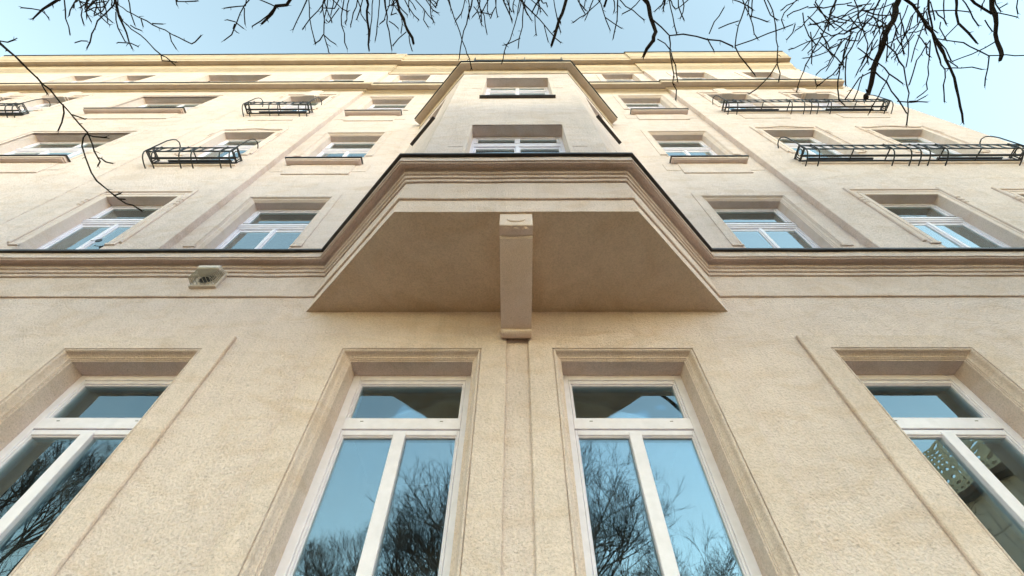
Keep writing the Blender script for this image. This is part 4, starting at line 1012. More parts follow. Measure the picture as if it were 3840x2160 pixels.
('R',[(4.343,-2.692,7.6,5.1),(4.162,-2.487,7.45,4.3),(3.903,-2.323,7.3,3.4)]),
('R',[(4.606,-2.691,7.8,10.5),(4.487,-2.429,7.56,9.2),(4.302,-2.221,7.32,7.9),(4.1,-2.019,7.08,6.6),(3.935,-1.772,6.84,5.4),(3.799,-1.658,6.6,4.1)]),
('R',[(5.257,-2.709,7.4,24.9),(5.103,-2.453,7.18,23.5),(4.937,-2.223,6.96,22.0),(4.81,-1.949,6.74,20.6),(4.709,-1.661,6.52,19.2),(4.554,-1.639,6.3,17.4)]),
('R',[(5.13,-2.645,7.3,5.8),(4.933,-2.571,7.275,5.4),(4.654,-2.559,7.25,5.0),(4.426,-2.469,7.225,4.6),(4.268,-2.377,7.2,4.2)]),
('R',[(5.068,-2.699,7.5,9.3),(4.896,-2.475,7.32,8.6),(4.696,-2.301,7.14,7.8),(4.53,-2.049,6.96,7.2),(4.308,-1.847,6.78,6.5),(4.042,-1.723,6.6,5.7)]),
('R',[(5.322,-2.686,7.4,12.5),(5.448,-2.526,7.214,11.9),(5.599,-2.307,7.029,11.4),(5.696,-2.122,6.843,10.8),(5.762,-1.925,6.657,10.3),(5.8,-1.731,6.471,9.7),(5.799,-1.541,6.286,9.2),(5.783,-1.38,6.1,8.7)]),
('R',[(5.769,-2.691,7.6,9.4),(5.793,-2.433,7.4,8.7),(5.839,-2.16,7.2,8.0),(5.85,-1.971,7.0,7.2),(5.797,-1.903,6.8,6.4),(5.854,-1.521,6.6,5.8)]),
('R',[(5.882,-1.886,6.9,5.9),(6.083,-1.899,6.867,5.6),(6.197,-1.904,6.833,5.2),(6.319,-1.892,6.8,5.0)]),
('R',[(5.53,-2.587,7.2,4.9),(5.42,-2.379,7.1,4.7),(5.296,-2.233,7.0,4.4),(5.157,-2.005,6.9,4.1)]),
('R',[(4.872,-2.21,6.8,8.0),(4.971,-2.113,6.7,7.4),(5.081,-1.953,6.6,6.7),(5.173,-1.761,6.5,6.1),(5.206,-1.585,6.4,5.5),(5.237,-1.304,6.3,4.9)]),
('R',[(5.291,-1.554,6.5,3.3),(5.394,-1.562,6.5,2.9),(5.479,-1.62,6.5,2.4)]),
('R',[(5.132,-1.555,6.5,3.3),(5.317,-1.537,6.5,2.9),(5.526,-1.544,6.5,2.5)]),
('R',[(4.718,-1.915,6.6,8.0),(4.495,-1.845,6.5,6.9),(4.383,-1.719,6.4,5.8),(4.285,-1.627,6.3,4.8)]),
('R',[(4.739,-1.907,6.6,8.0),(4.855,-1.801,6.467,7.2),(4.981,-1.633,6.333,6.4),(5.084,-1.474,6.2,5.6)]),
('R',[(6.247,-2.685,7.7,11.2),(6.242,-2.501,7.55,10.6),(6.206,-2.383,7.4,9.8),(6.288,-2.282,7.25,9.1),(6.333,-2.177,7.1,8.4)]),
('R',[(6.122,-2.391,7.3,5.1),(6.012,-2.251,7.25,4.7),(5.942,-2.208,7.2,4.2)]),
('R',[(6.756,-2.69,7.7,19.0),(6.779,-2.467,7.525,17.9),(6.791,-2.27,7.35,16.7),(6.774,-2.076,7.175,15.6),(6.683,-1.975,7.0,14.3)]),
('R',[(6.326,-2.688,7.6,11.1),(6.516,-2.566,7.5,10.6),(6.607,-2.5,7.4,10.1)]),
('R',[(6.229,-2.681,7.6,6.0),(6.307,-2.538,7.45,5.1),(6.405,-2.373,7.3,4.2)]),
('R',[(6.661,-2.515,7.4,4.2),(6.821,-2.491,7.4,3.8),(6.987,-2.458,7.4,3.4)]),
('R',[(6.548,-2.429,7.4,3.4),(6.595,-2.368,7.35,3.0),(6.653,-2.292,7.3,2.6)]),
('R',[(5.743,-2.236,7.1,4.2),(5.962,-2.209,7.04,4.0),(6.173,-2.159,6.98,3.8),(6.42,-2.045,6.92,3.6),(6.442,-1.89,6.86,3.5),(6.476,-1.682,6.8,3.4)]),
('R',[(6.402,-2.048,6.9,3.3),(6.625,-2.059,6.9,3.3),(6.898,-2.048,6.9,3.3)]),
('R',[(6.028,-1.962,7.0,3.4),(6.232,-2.074,6.95,2.9),(6.379,-2.206,6.9,2.4)]),
('R',[(5.704,-2.537,7.4,5.1),(5.854,-2.549,7.367,4.8),(6.032,-2.539,7.333,4.5),(6.189,-2.532,7.3,4.2)]),
('R',[(4.593,-2.153,6.9,5.7),(4.849,-1.989,6.8,5.2),(5.02,-1.857,6.7,4.6),(5.174,-1.759,6.6,4.1)]),
('R',[(4.426,-2.071,6.8,6.5),(4.425,-1.893,6.7,5.7),(4.422,-1.746,6.6,4.9)]),
('R',[(5.599,-2.231,7.0,3.3),(5.461,-1.971,6.9,2.9),(5.43,-1.704,6.8,2.5)]),
('R',[(5.607,-2.215,7.0,3.3),(5.638,-1.926,6.867,3.0),(5.645,-1.648,6.733,2.8),(5.455,-1.583,6.6,2.5)]),
('R',[(7.046,-2.668,7.6,3.4),(7.057,-2.491,7.5,2.6)]),
('R',[(6.75,-2.557,7.5,3.4),(6.827,-2.611,7.5,2.5)]),
('R',[(5.02,-1.857,6.7,4.1),(4.85,-1.631,6.5,3.3),(4.675,-1.459,6.3,2.4)]),
('R',[(4.359,-1.975,6.8,3.3),(4.426,-1.66,6.7,3.1),(4.424,-1.545,6.6,2.8),(4.452,-1.507,6.5,2.5)]),
('R',[(4.805,-1.825,6.9,3.4),(4.703,-1.632,6.75,2.9),(4.613,-1.544,6.6,2.5)]),
('R',[(4.112,-1.778,6.8,4.2),(4.125,-1.72,6.75,3.8),(4.139,-1.729,6.7,3.3)]),
('R',[(5.182,-2.641,7.4,4.2),(5.1,-2.397,7.3,3.9),(4.956,-2.164,7.2,3.7),(4.867,-1.928,7.1,3.4)]),
('R',[(5.396,-2.608,7.4,5.0),(5.295,-2.398,7.267,4.5),(5.198,-2.219,7.133,3.9),(5.103,-2.17,7.0,3.3)]),
('R',[(4.7,-2.686,7.5,5.1),(4.755,-2.444,7.333,4.5),(4.878,-2.169,7.167,4.0),(4.882,-1.959,7.0,3.4)]),
('R',[(4.562,-2.623,7.7,3.5),(4.516,-2.562,7.6,3.2),(4.451,-2.507,7.5,2.9),(4.371,-2.458,7.4,2.6)]),
('R',[(4.705,-2.371,7.827,5.4),(4.759,-2.326,7.727,4.5),(4.813,-2.295,7.627,3.6),(4.865,-2.277,7.527,2.6)]),
('R',[(5.947,-2.213,7.78,3.6),(5.839,-2.104,7.68,3.3),(5.7,-2.013,7.58,3.0),(5.534,-1.943,7.48,2.7)]),
('R',[(5.941,-2.476,7.845,5.4),(5.985,-2.397,7.745,4.5),(6.035,-2.324,7.645,3.5),(6.084,-2.264,7.545,2.6)]),
('R',[(5.451,-2.685,7.324,4.1),(5.4,-2.6,7.224,3.6),(5.364,-2.517,7.124,3.0),(5.343,-2.434,7.024,2.4)]),
('R',[(4.477,-2.628,6.946,4.7),(4.327,-2.608,6.846,3.9),(4.199,-2.572,6.746,3.1),(4.089,-2.52,6.646,2.3)]),
('R',[(6.281,-2.373,7.814,5.4),(6.251,-2.3,7.714,4.5),(6.237,-2.233,7.614,3.6),(6.235,-2.174,7.514,2.6)]),
('R',[(5.222,-2.537,7.459,4.3),(5.226,-2.447,7.359,3.7),(5.236,-2.361,7.259,3.1),(5.256,-2.279,7.159,2.5)]),
('R',[(4.096,-2.662,7.359,3.3),(4.145,-2.553,7.259,3.0),(4.211,-2.456,7.159,2.8),(4.287,-2.372,7.059,2.5)]),
('R',[(4.502,-2.655,7.227,4.1),(4.271,-2.627,7.127,3.5),(4.033,-2.614,7.027,2.9),(3.796,-2.614,6.927,2.4)]),
('R',[(4.545,-2.187,7.193,3.4),(4.447,-2.048,7.093,3.1),(4.317,-1.925,6.993,2.8),(4.157,-1.822,6.893,2.5)]),
('R',[(5.743,-2.526,7.473,4.3),(5.723,-2.445,7.373,3.7),(5.717,-2.37,7.273,3.1),(5.723,-2.301,7.173,2.5)]),
('R',[(3.873,-2.619,7.108,3.2),(3.737,-2.593,7.008,2.9),(3.607,-2.565,6.908,2.6),(3.48,-2.534,6.808,2.3)]),
('R',[(4.204,-2.29,7.446,5.2),(4.209,-2.167,7.346,4.3),(4.205,-2.045,7.246,3.5),(4.192,-1.923,7.146,2.6)]),
('R',[(4.591,-2.148,7.378,3.5),(4.426,-2.065,7.278,3.2),(4.231,-2.015,7.178,2.9),(4.012,-2.004,7.078,2.6)]),
('R',[(4.813,-2.433,7.328,3.4),(4.695,-2.389,7.228,3.1),(4.571,-2.35,7.128,2.8),(4.442,-2.319,7.028,2.5)]),
('R',[(4.573,-2.692,6.951,3.9),(4.459,-2.651,6.851,3.4),(4.359,-2.6,6.751,2.8),(4.277,-2.544,6.651,2.3)]),
('R',[(5.437,-2.112,7.691,5.5),(5.304,-2.047,7.591,4.5),(5.164,-1.991,7.491,3.6),(5.015,-1.94,7.391,2.7)]),
('R',[(3.955,-2.501,7.196,4.1),(4.024,-2.417,7.096,3.6),(4.103,-2.347,6.996,3.0),(4.188,-2.296,6.896,2.4)]),
('R',[(5.739,-2.324,7.586,4.4),(5.558,-2.242,7.486,3.8),(5.366,-2.173,7.386,3.2),(5.163,-2.115,7.286,2.6)]),
('R',[(4.576,-2.49,7.295,5.0),(4.606,-2.425,7.195,4.2),(4.642,-2.372,7.095,3.3),(4.68,-2.331,6.995,2.4)]),
('R',[(4.397,-2.156,7.469,5.3),(4.496,-2.07,7.369,4.4),(4.589,-1.98,7.269,3.5),(4.676,-1.883,7.169,2.6)]),
('R',[(4.701,-2.489,7.296,4.2),(4.619,-2.432,7.196,3.6),(4.548,-2.372,7.096,3.0),(4.489,-2.31,6.996,2.5)]),
('R',[(6.03,-2.358,7.792,4.5),(5.954,-2.208,7.692,3.9),(5.897,-2.053,7.592,3.3),(5.857,-1.894,7.492,2.7)]),
('R',[(5.981,-2.43,7.674,3.5),(5.841,-2.409,7.574,3.2),(5.707,-2.381,7.474,2.9),(5.586,-2.346,7.374,2.6)]),
('R',[(4.508,-2.315,6.985,4.9),(4.38,-2.247,6.885,4.1),(4.233,-2.195,6.785,3.2),(4.072,-2.159,6.685,2.4)]),
('R',[(4.546,-2.605,6.977,4.8),(4.384,-2.535,6.877,3.9),(4.231,-2.46,6.777,3.1),(4.086,-2.381,6.677,2.3)]),
('R',[(5.48,-2.496,7.344,5.0),(5.419,-2.339,7.244,4.2),(5.332,-2.19,7.144,3.4),(5.223,-2.051,7.044,2.5)]),
('R',[(5.921,-2.559,7.774,3.5),(5.889,-2.456,7.674,3.2),(5.877,-2.352,7.574,2.9),(5.885,-2.252,7.474,2.6)]),
('R',[(4.979,-2.546,6.905,3.2),(4.75,-2.532,6.805,2.9),(4.51,-2.552,6.705,2.6),(4.27,-2.603,6.605,2.3)]),
('R',[(3.848,-2.545,7.145,4.1),(3.87,-2.417,7.045,3.5),(3.92,-2.299,6.945,3.0),(3.994,-2.195,6.845,2.4)]),
('R',[(4.835,-2.264,7.51,4.4),(4.791,-2.098,7.41,3.8),(4.73,-1.934,7.31,3.2),(4.649,-1.777,7.21,2.6)]),
('R',[(5.249,-2.18,7.517,4.4),(5.138,-2.04,7.417,3.8),(5.033,-1.899,7.317,3.2),(4.933,-1.755,7.217,2.7)]),
('R',[(4.095,-2.316,6.983,3.3),(4.102,-2.231,6.883,3.0),(4.124,-2.154,6.783,2.7),(4.159,-2.086,6.683,2.4)]),
('R',[(5.629,-2.318,7.783,3.6),(5.583,-2.242,7.683,3.3),(5.527,-2.167,7.583,3.0),(5.463,-2.094,7.483,2.7)]),
('R',[(4.763,-2.201,7.201,3.4),(4.602,-2.223,7.101,3.1),(4.447,-2.237,7.001,2.7),(4.298,-2.245,6.901,2.4)]),
('R',[(4.965,-2.433,7.082,4.1),(4.887,-2.354,6.982,3.5),(4.836,-2.268,6.882,3.0),(4.805,-2.183,6.782,2.4)]),
('R',[(5.181,-2.182,7.072,4.2),(5.124,-2.127,6.972,3.6),(5.047,-2.079,6.872,3.0),(4.952,-2.04,6.772,2.4)]),
('R',[(5.455,-2.275,7.499,4.4),(5.464,-2.191,7.399,3.8),(5.475,-2.111,7.299,3.2),(5.486,-2.034,7.199,2.6)]),
('R',[(5.683,-2.491,7.896,4.5),(5.68,-2.41,7.796,3.9),(5.67,-2.33,7.696,3.3),(5.654,-2.25,7.596,2.7)]),
('R',[(5.081,-2.163,7.359,5.2),(5.039,-2.044,7.259,4.3),(4.966,-1.934,7.159,3.5),(4.861,-1.838,7.059,2.6)]),
('R',[(4.866,-2.523,6.968,4.8),(4.686,-2.442,6.868,4.0),(4.537,-2.34,6.768,3.2),(4.419,-2.221,6.668,2.4)]),
('R',[(6.042,-2.336,7.678,3.6),(5.895,-2.299,7.578,3.2),(5.733,-2.279,7.478,2.9),(5.559,-2.277,7.378,2.6)]),
('R',[(5.775,-2.643,7.521,5.1),(5.758,-2.577,7.421,4.2),(5.736,-2.513,7.321,3.3),(5.711,-2.448,7.221,2.5)]),
('R',[(5.459,-2.572,6.961,4.8),(5.444,-2.521,6.861,3.9),(5.438,-2.478,6.761,3.1),(5.434,-2.444,6.661,2.3)]),
('R',[(4.945,-2.157,7.853,5.5),(4.875,-2.023,7.753,4.6),(4.791,-1.894,7.653,3.7),(4.691,-1.773,7.553,2.8)]),
('R',[(5.672,-2.358,7.744,4.5),(5.644,-2.237,7.644,3.9),(5.64,-2.115,7.544,3.3),(5.66,-1.998,7.444,2.7)]),
('R',[(4.99,-2.486,7.437,4.3),(4.99,-2.421,7.337,3.7),(4.986,-2.358,7.237,3.1),(4.983,-2.295,7.137,2.5)]),
('R',[(5.985,-2.48,7.86,3.6),(5.941,-2.423,7.76,3.3),(5.913,-2.367,7.66,3.0),(5.901,-2.319,7.56,2.6)]),
('R',[(4.328,-2.612,7.811,5.3),(4.409,-2.514,7.711,4.4),(4.507,-2.441,7.611,3.5),(4.608,-2.397,7.511,2.6)]),
('R',[(4.647,-2.208,7.748,5.4),(4.411,-2.169,7.648,4.5),(4.186,-2.122,7.548,3.6),(3.971,-2.065,7.448,2.7)]),
('R',[(5.154,-2.625,7.547,4.3),(5.079,-2.51,7.447,3.7),(5.021,-2.393,7.347,3.1),(4.977,-2.273,7.247,2.5)]),
('R',[(5.332,-2.65,7.796,5.3),(5.309,-2.495,7.696,4.4),(5.306,-2.337,7.596,3.5),(5.321,-2.18,7.496,2.6)]),
('R',[(6.077,-2.2,7.876,3.7),(6.073,-2.143,7.776,3.4),(6.077,-2.095,7.676,3.0),(6.086,-2.059,7.576,2.7)]),
('R',[(5.222,-2.402,7.446,5.2),(5.106,-2.37,7.346,4.3),(4.992,-2.339,7.246,3.4),(4.88,-2.308,7.146,2.5)]),
('R',[(5.014,-2.683,7.038,4.0),(4.942,-2.571,6.938,3.4),(4.862,-2.463,6.838,2.9),(4.775,-2.358,6.738,2.4)]),
('R',[(4.409,-2.143,7.522,3.6),(4.32,-2.109,7.422,3.2),(4.229,-2.077,7.322,2.9),(4.134,-2.05,7.222,2.6)]),
('R',[(5.672,-2.181,7.149,5.1),(5.634,-2.133,7.049,4.2),(5.603,-2.087,6.949,3.3),(5.578,-2.046,6.849,2.5)]),
('R',[(5.737,-2.218,7.654,5.4),(5.764,-2.093,7.554,4.5),(5.755,-1.965,7.454,3.6),(5.709,-1.841,7.354,2.7)]),
('R',[(4.43,-2.348,7.075,3.3),(4.265,-2.272,6.975,3.0),(4.107,-2.194,6.875,2.7),(3.953,-2.113,6.775,2.4)]),
('R',[(4.865,-2.462,7.31,5.0),(4.693,-2.371,7.21,4.2),(4.488,-2.311,7.11,3.3),(4.262,-2.286,7.01,2.5)]),
('R',[(4.476,-2.533,7.576,5.2),(4.414,-2.474,7.476,4.3),(4.35,-2.419,7.376,3.4),(4.28,-2.365,7.276,2.5)]),
('R',[(4.419,-2.266,7.569,5.3),(4.446,-2.215,7.469,4.4),(4.461,-2.155,7.369,3.5),(4.457,-2.088,7.269,2.6)]),
('R',[(4.667,-2.645,7.066,3.2),(4.512,-2.624,6.966,2.9),(4.346,-2.625,6.866,2.6),(4.175,-2.646,6.766,2.3)]),
('R',[(5.084,-2.627,7.646,5.2),(4.977,-2.497,7.546,4.3),(4.904,-2.353,7.446,3.5),(4.865,-2.202,7.346,2.6)]),
('R',[(5.345,-2.607,7.106,3.2),(5.229,-2.507,7.006,2.9),(5.141,-2.396,6.906,2.7),(5.079,-2.276,6.806,2.4)]),
('R',[(5.374,-2.325,7.655,3.6),(5.311,-2.179,7.555,3.3),(5.282,-2.024,7.455,3.0),(5.287,-1.865,7.355,2.7)]),
('R',[(6.321,-2.12,7.804,5.5),(6.393,-1.996,7.704,4.6),(6.486,-1.893,7.604,3.7),(6.588,-1.817,7.504,2.7)]),
('R',[(5.841,-2.323,7.396,4.3),(5.932,-2.206,7.296,3.7),(6.014,-2.087,7.196,3.1),(6.093,-1.963,7.096,2.6)]),
('R',[(4.545,-2.321,7.053,3.3),(4.459,-2.195,6.953,3.0),(4.416,-2.054,6.853,2.7),(4.414,-1.91,6.753,2.5)]),
('R',[(4.318,-2.524,7.012,3.2),(4.127,-2.497,6.912,2.9),(3.938,-2.471,6.812,2.6),(3.75,-2.449,6.712,2.3)]),
('R',[(4.539,-2.486,7.725,5.3),(4.699,-2.428,7.625,4.4),(4.852,-2.396,7.525,3.5),(4.993,-2.392,7.425,2.6)]),
('R',[(4.955,-2.361,7.895,5.5),(4.699,-2.388,7.795,4.5),(4.46,-2.389,7.695,3.6),(4.237,-2.363,7.595,2.6)]),
('R',[(5.029,-2.484,7.632,4.4),(5.103,-2.45,7.532,3.8),(5.171,-2.4,7.432,3.1),(5.234,-2.34,7.332,2.6)]),
('R',[(4.583,-2.495,7.735,3.5),(4.516,-2.438,7.635,3.2),(4.467,-2.376,7.535,2.9),(4.436,-2.316,7.435,2.6)]),
('R',[(4.945,-2.396,7.038,3.3),(4.965,-2.269,6.938,3.0),(4.963,-2.139,6.838,2.7),(4.936,-2.012,6.738,2.4)]),
('R',[(4.541,-2.33,7.828,5.4),(4.451,-2.226,7.728,4.5),(4.343,-2.132,7.628,3.6),(4.22,-2.047,7.528,2.7)]),
('R',[(4.972,-2.419,6.932,3.2),(4.808,-2.405,6.832,2.9),(4.633,-2.414,6.732,2.6),(4.456,-2.443,6.632,2.3)]),
('R',[(5.12,-2.17,7.888,3.7),(5.029,-2.116,7.788,3.4),(4.934,-2.066,7.688,3.0),(4.834,-2.019,7.588,2.7)]),
('R',[(5.289,-2.591,7.839,5.3),(5.099,-2.514,7.739,4.4),(4.924,-2.425,7.639,3.5),(4.764,-2.328,7.539,2.6)]),
('M',[(-2.783,-2.716,7.814,3.5),(-2.754,-2.626,7.747,3.0),(-2.717,-2.539,7.681,2.4),(-2.67,-2.456,7.614,1.8)]),
('M',[(0.082,-2.715,7.412,3.4),(0.103,-2.639,7.346,2.8),(0.141,-2.568,7.279,2.2),(0.195,-2.504,7.212,1.7)]),
('M',[(-2.205,-2.726,7.46,3.4),(-2.17,-2.64,7.393,2.8),(-2.127,-2.558,7.327,2.2),(-2.079,-2.475,7.26,1.7)]),
('L',[(-6.022,-2.729,7.955,3.6),(-6.071,-2.651,7.888,3.0),(-6.129,-2.583,7.821,2.4),(-6.194,-2.529,7.755,1.8)]),
('M',[(1.034,-2.685,8.065,3.6),(1.029,-2.647,7.998,3.0),(1.014,-2.611,7.931,2.4),(0.993,-2.577,7.865,1.8)]),
('R',[(6.073,-2.67,7.708,3.5),(6.076,-2.596,7.642,2.9),(6.074,-2.521,7.575,2.3),(6.066,-2.446,7.508,1.7)]),
('R',[(2.528,-2.685,7.832,3.5),(2.45,-2.648,7.765,2.9),(2.373,-2.611,7.699,2.3),(2.295,-2.574,7.632,1.7)]),
('M',[(0.349,-2.716,7.356,3.3),(0.375,-2.689,7.29,2.8),(0.401,-2.662,7.223,2.2),(0.423,-2.633,7.156,1.6)]),
('M',[(-2.703,-2.724,7.59,3.4),(-2.715,-2.631,7.523,2.9),(-2.713,-2.535,7.457,2.3),(-2.694,-2.441,7.39,1.7)]),
('M',[(-1.287,-2.713,7.686,3.5),(-1.234,-2.651,7.619,2.9),(-1.173,-2.596,7.553,2.3),(-1.102,-2.549,7.486,1.7)]),
('R',[(3.434,-2.679,7.858,3.5),(3.426,-2.609,7.791,2.9),(3.416,-2.539,7.724,2.4),(3.402,-2.47,7.658,1.8)]),
('M',[(-1.768,-2.704,7.98,3.6),(-1.791,-2.67,7.914,3.0),(-1.817,-2.644,7.847,2.4),(-1.85,-2.623,7.78,1.8)]),
('M',[(0.099,-2.717,7.378,3.3),(0.123,-2.633,7.311,2.8),(0.16,-2.555,7.244,2.2),(0.209,-2.481,7.178,1.7)]),
('M',[(1.341,-2.707,7.441,3.4),(1.348,-2.659,7.375,2.8),(1.346,-2.608,7.308,2.2),(1.336,-2.559,7.241,1.7)]),
('L',[(-5.964,-2.747,7.478,3.4),(-5.955,-2.675,7.412,2.8),(-5.95,-2.601,7.345,2.3),(-5.944,-2.53,7.278,1.7)]),
('M',[(-0.688,-2.705,7.806,3.5),(-0.686,-2.629,7.739,2.9),(-0.681,-2.555,7.673,2.3),(-0.673,-2.48,7.606,1.8)]),
('M',[(-1.023,-2.726,7.304,3.3),(-1.045,-2.701,7.237,2.7),(-1.059,-2.673,7.17,2.2),(-1.067,-2.641,7.104,1.6)]),
('M',[(-0.398,-2.692,8.08,3.7),(-0.443,-2.616,8.013,3.0),(-0.49,-2.543,7.947,2.4),(-0.536,-2.469,7.88,1.8)]),
('M',[(-0.017,-2.709,7.603,3.4),(-0.03,-2.658,7.536,2.9),(-0.034,-2.606,7.47,2.3),(-0.026,-2.554,7.403,1.7)]),
('M',[(-0.111,-2.698,7.885,3.6),(-0.095,-2.603,7.818,3.0),(-0.076,-2.507,7.751,2.4),(-0.053,-2.413,7.685,1.8)]),
('M',[(-1.656,-2.726,7.38,3.3),(-1.606,-2.658,7.314,2.8),(-1.543,-2.597,7.247,2.2),(-1.468,-2.545,7.18,1.7)]),
('M',[(-0.282,-2.695,8.007,3.6),(-0.301,-2.613,7.94,3.0),(-0.332,-2.534,7.873,2.4),(-0.371,-2.458,7.807,1.8)]),
('M',[(-0.557,-2.699,7.939,3.6),(-0.527,-2.607,7.872,3.0),(-0.508,-2.514,7.805,2.4),(-0.5,-2.419,7.739,1.8)]),
('M',[(1.831,-2.688,7.869,3.6),(1.744,-2.618,7.802,3.0),(1.644,-2.558,7.735,2.4),(1.536,-2.51,7.669,1.8)]),
('M',[(2.28,-2.694,7.642,3.5),(2.298,-2.608,7.576,2.9),(2.329,-2.525,7.509,2.3),(2.371,-2.447,7.442,1.7)]),
('L',[(-6.143,-2.748,7.485,3.4),(-6.149,-2.68,7.418,2.8),(-6.163,-2.616,7.352,2.3),(-6.183,-2.556,7.285,1.7)]),
('R',[(3.05,-2.692,7.586,3.4),(3.124,-2.65,7.519,2.8),(3.199,-2.61,7.453,2.3),(3.274,-2.573,7.386,1.7)]),
('M',[(-1.54,-2.712,7.733,3.5),(-1.54,-2.66,7.666,2.9),(-1.529,-2.607,7.6,2.3),(-1.509,-2.558,7.533,1.7)]),
('R',[(4.034,-2.681,7.707,3.5),(3.93,-2.643,7.64,2.9),(3.831,-2.601,7.573,2.3),(3.736,-2.556,7.507,1.7)]),
('L',[(-6.12,-2.729,7.977,3.6),(-6.098,-2.637,7.91,3.0),(-6.079,-2.543,7.843,2.4),(-6.062,-2.449,7.777,1.8)]),
('M',[(2.212,-2.684,7.917,3.6),(2.189,-2.652,7.85,3.0),(2.159,-2.623,7.784,2.4),(2.125,-2.595,7.717,1.8)]),
('M',[(-0.932,-2.718,7.484,3.4),(-0.912,-2.67,7.418,2.8),(-0.891,-2.621,7.351,2.2),(-0.869,-2.574,7.284,1.7)]),
('L',[(-6.105,-2.75,7.439,3.4),(-6.075,-2.718,7.373,2.8),(-6.049,-2.685,7.306,2.2),(-6.023,-2.655,7.239,1.7)]),
('L',[(-5.861,-2.745,7.512,3.4),(-5.889,-2.704,7.446,2.8),(-5.916,-2.659,7.379,2.3),(-5.937,-2.613,7.312,1.7)]),
('M',[(0.305,-2.715,7.395,3.3),(0.318,-2.665,7.328,2.8),(0.328,-2.616,7.262,2.2),(0.333,-2.568,7.195,1.7)]),
('M',[(-1.26,-2.7,8.021,3.6),(-1.216,-2.68,7.954,3.0),(-1.178,-2.655,7.888,2.4),(-1.148,-2.626,7.821,1.8)]),
('L',[(-6.255,-2.732,7.907,3.6),(-6.273,-2.691,7.84,3.0),(-6.293,-2.658,7.773,2.4),(-6.316,-2.633,7.707,1.8)]),
('M',[(-2.653,-2.714,7.858,3.6),(-2.665,-2.65,7.792,3.0),(-2.675,-2.586,7.725,2.4),(-2.681,-2.52,7.658,1.8)]),
('M',[(-1.858,-2.704,7.984,3.6),(-1.886,-2.616,7.918,3.0),(-1.917,-2.526,7.851,2.4),(-1.949,-2.437,7.784,1.8)]),
('M',[(2.054,-2.701,7.5,3.4),(2.014,-2.649,7.433,2.8),(1.965,-2.603,7.367,2.2),(1.906,-2.564,7.3,1.7)]),
('R',[(6.442,-2.678,7.45,3.4),(6.398,-2.642,7.384,2.8),(6.352,-2.609,7.317,2.2),(6.308,-2.574,7.25,1.6)]),
('M',[(0.887,-2.695,7.821,3.5),(0.927,-2.651,7.754,2.9),(0.965,-2.605,7.687,2.3),(1.0,-2.56,7.621,1.7)]),
('R',[(3.384,-2.681,7.818,3.5),(3.369,-2.616,7.751,2.9),(3.348,-2.553,7.684,2.3),(3.321,-2.49,7.618,1.7)]),
('L',[(-5.744,-2.741,7.619,3.5),(-5.71,-2.703,7.552,2.9),(-5.672,-2.667,7.486,2.3),(-5.628,-2.632,7.419,1.7)]),
('R',[(2.453,-2.683,7.899,3.6),(2.451,-2.602,7.832,3.0),(2.433,-2.522,7.765,2.4),(2.395,-2.447,7.699,1.8)]),
('M',[(2.157,-2.698,7.567,3.4),(2.171,-2.664,7.5,2.8),(2.183,-2.63,7.434,2.3),(2.189,-2.594,7.367,1.7)]),
('M',[(-2.837,-2.711,7.956,3.6),(-2.841,-2.656,7.89,3.0),(-2.849,-2.601,7.823,2.4),(-2.854,-2.547,7.756,1.8)]),
('M',[(-0.739,-2.701,7.908,3.6),(-0.767,-2.603,7.841,3.0),(-0.817,-2.511,7.775,2.4),(-0.886,-2.431,7.708,1.8)]),
('L',[(-6.086,-2.737,7.775,3.5),(-6.063,-2.676,7.709,2.9),(-6.053,-2.616,7.642,2.3),(-6.055,-2.559,7.575,1.8)]),
('M',[(0.921,-2.692,7.898,3.6),(0.941,-2.632,7.831,3.0),(0.969,-2.575,7.764,2.4),(1.0,-2.521,7.698,1.8)]),
('L',[(-5.785,-2.746,7.494,3.4),(-5.743,-2.715,7.427,2.8),(-5.695,-2.687,7.361,2.2),(-5.643,-2.659,7.294,1.7)]),
('R',[(6.584,-2.676,7.466,3.4),(6.583,-2.628,7.399,2.8),(6.586,-2.58,7.332,2.2),(6.59,-2.536,7.266,1.7)]),
('L',[(-6.13,-2.732,7.908,3.6),(-6.118,-2.663,7.841,3.0),(-6.097,-2.595,7.774,2.4),(-6.072,-2.528,7.708,1.8)]),
('M',[(-2.63,-2.722,7.651,3.5),(-2.545,-2.665,7.584,2.9),(-2.452,-2.615,7.517,2.3),(-2.353,-2.574,7.451,1.7)]),
('M',[(0.323,-2.695,7.913,3.6),(0.333,-2.632,7.847,3.0),(0.328,-2.569,7.78,2.4),(0.308,-2.507,7.713,1.8)]),
('M',[(0.088,-2.695,7.936,3.6),(0.075,-2.64,7.869,3.0),(0.06,-2.586,7.803,2.4),(0.044,-2.532,7.736,1.8)]),
('M',[(-1.804,-2.71,7.837,3.6),(-1.767,-2.631,7.771,3.0),(-1.711,-2.558,7.704,2.4),(-1.639,-2.495,7.637,1.8)]),
('R',[(3.504,-2.688,7.625,3.4),(3.543,-2.597,7.559,2.9),(3.597,-2.516,7.492,2.3),(3.666,-2.446,7.425,1.7)]),
('M',[(-1.764,-2.7,8.075,3.7),(-1.78,-2.668,8.009,3.0),(-1.804,-2.639,7.942,2.4),(-1.829,-2.618,7.875,1.8)]),
('M',[(0.22,-2.692,8.002,3.6),(0.311,-2.633,7.936,3.0),(0.395,-2.566,7.869,2.4),(0.464,-2.489,7.802,1.8)]),
('M',[(-1.171,-2.726,7.318,3.3),(-1.165,-2.637,7.251,2.8),(-1.146,-2.55,7.184,2.2),(-1.112,-2.465,7.118,1.7)]),
('M',[(-1.27,-2.71,7.757,3.5),(-1.227,-2.674,7.69,2.9),(-1.179,-2.639,7.623,2.3),(-1.131,-2.607,7.557,1.7)]),
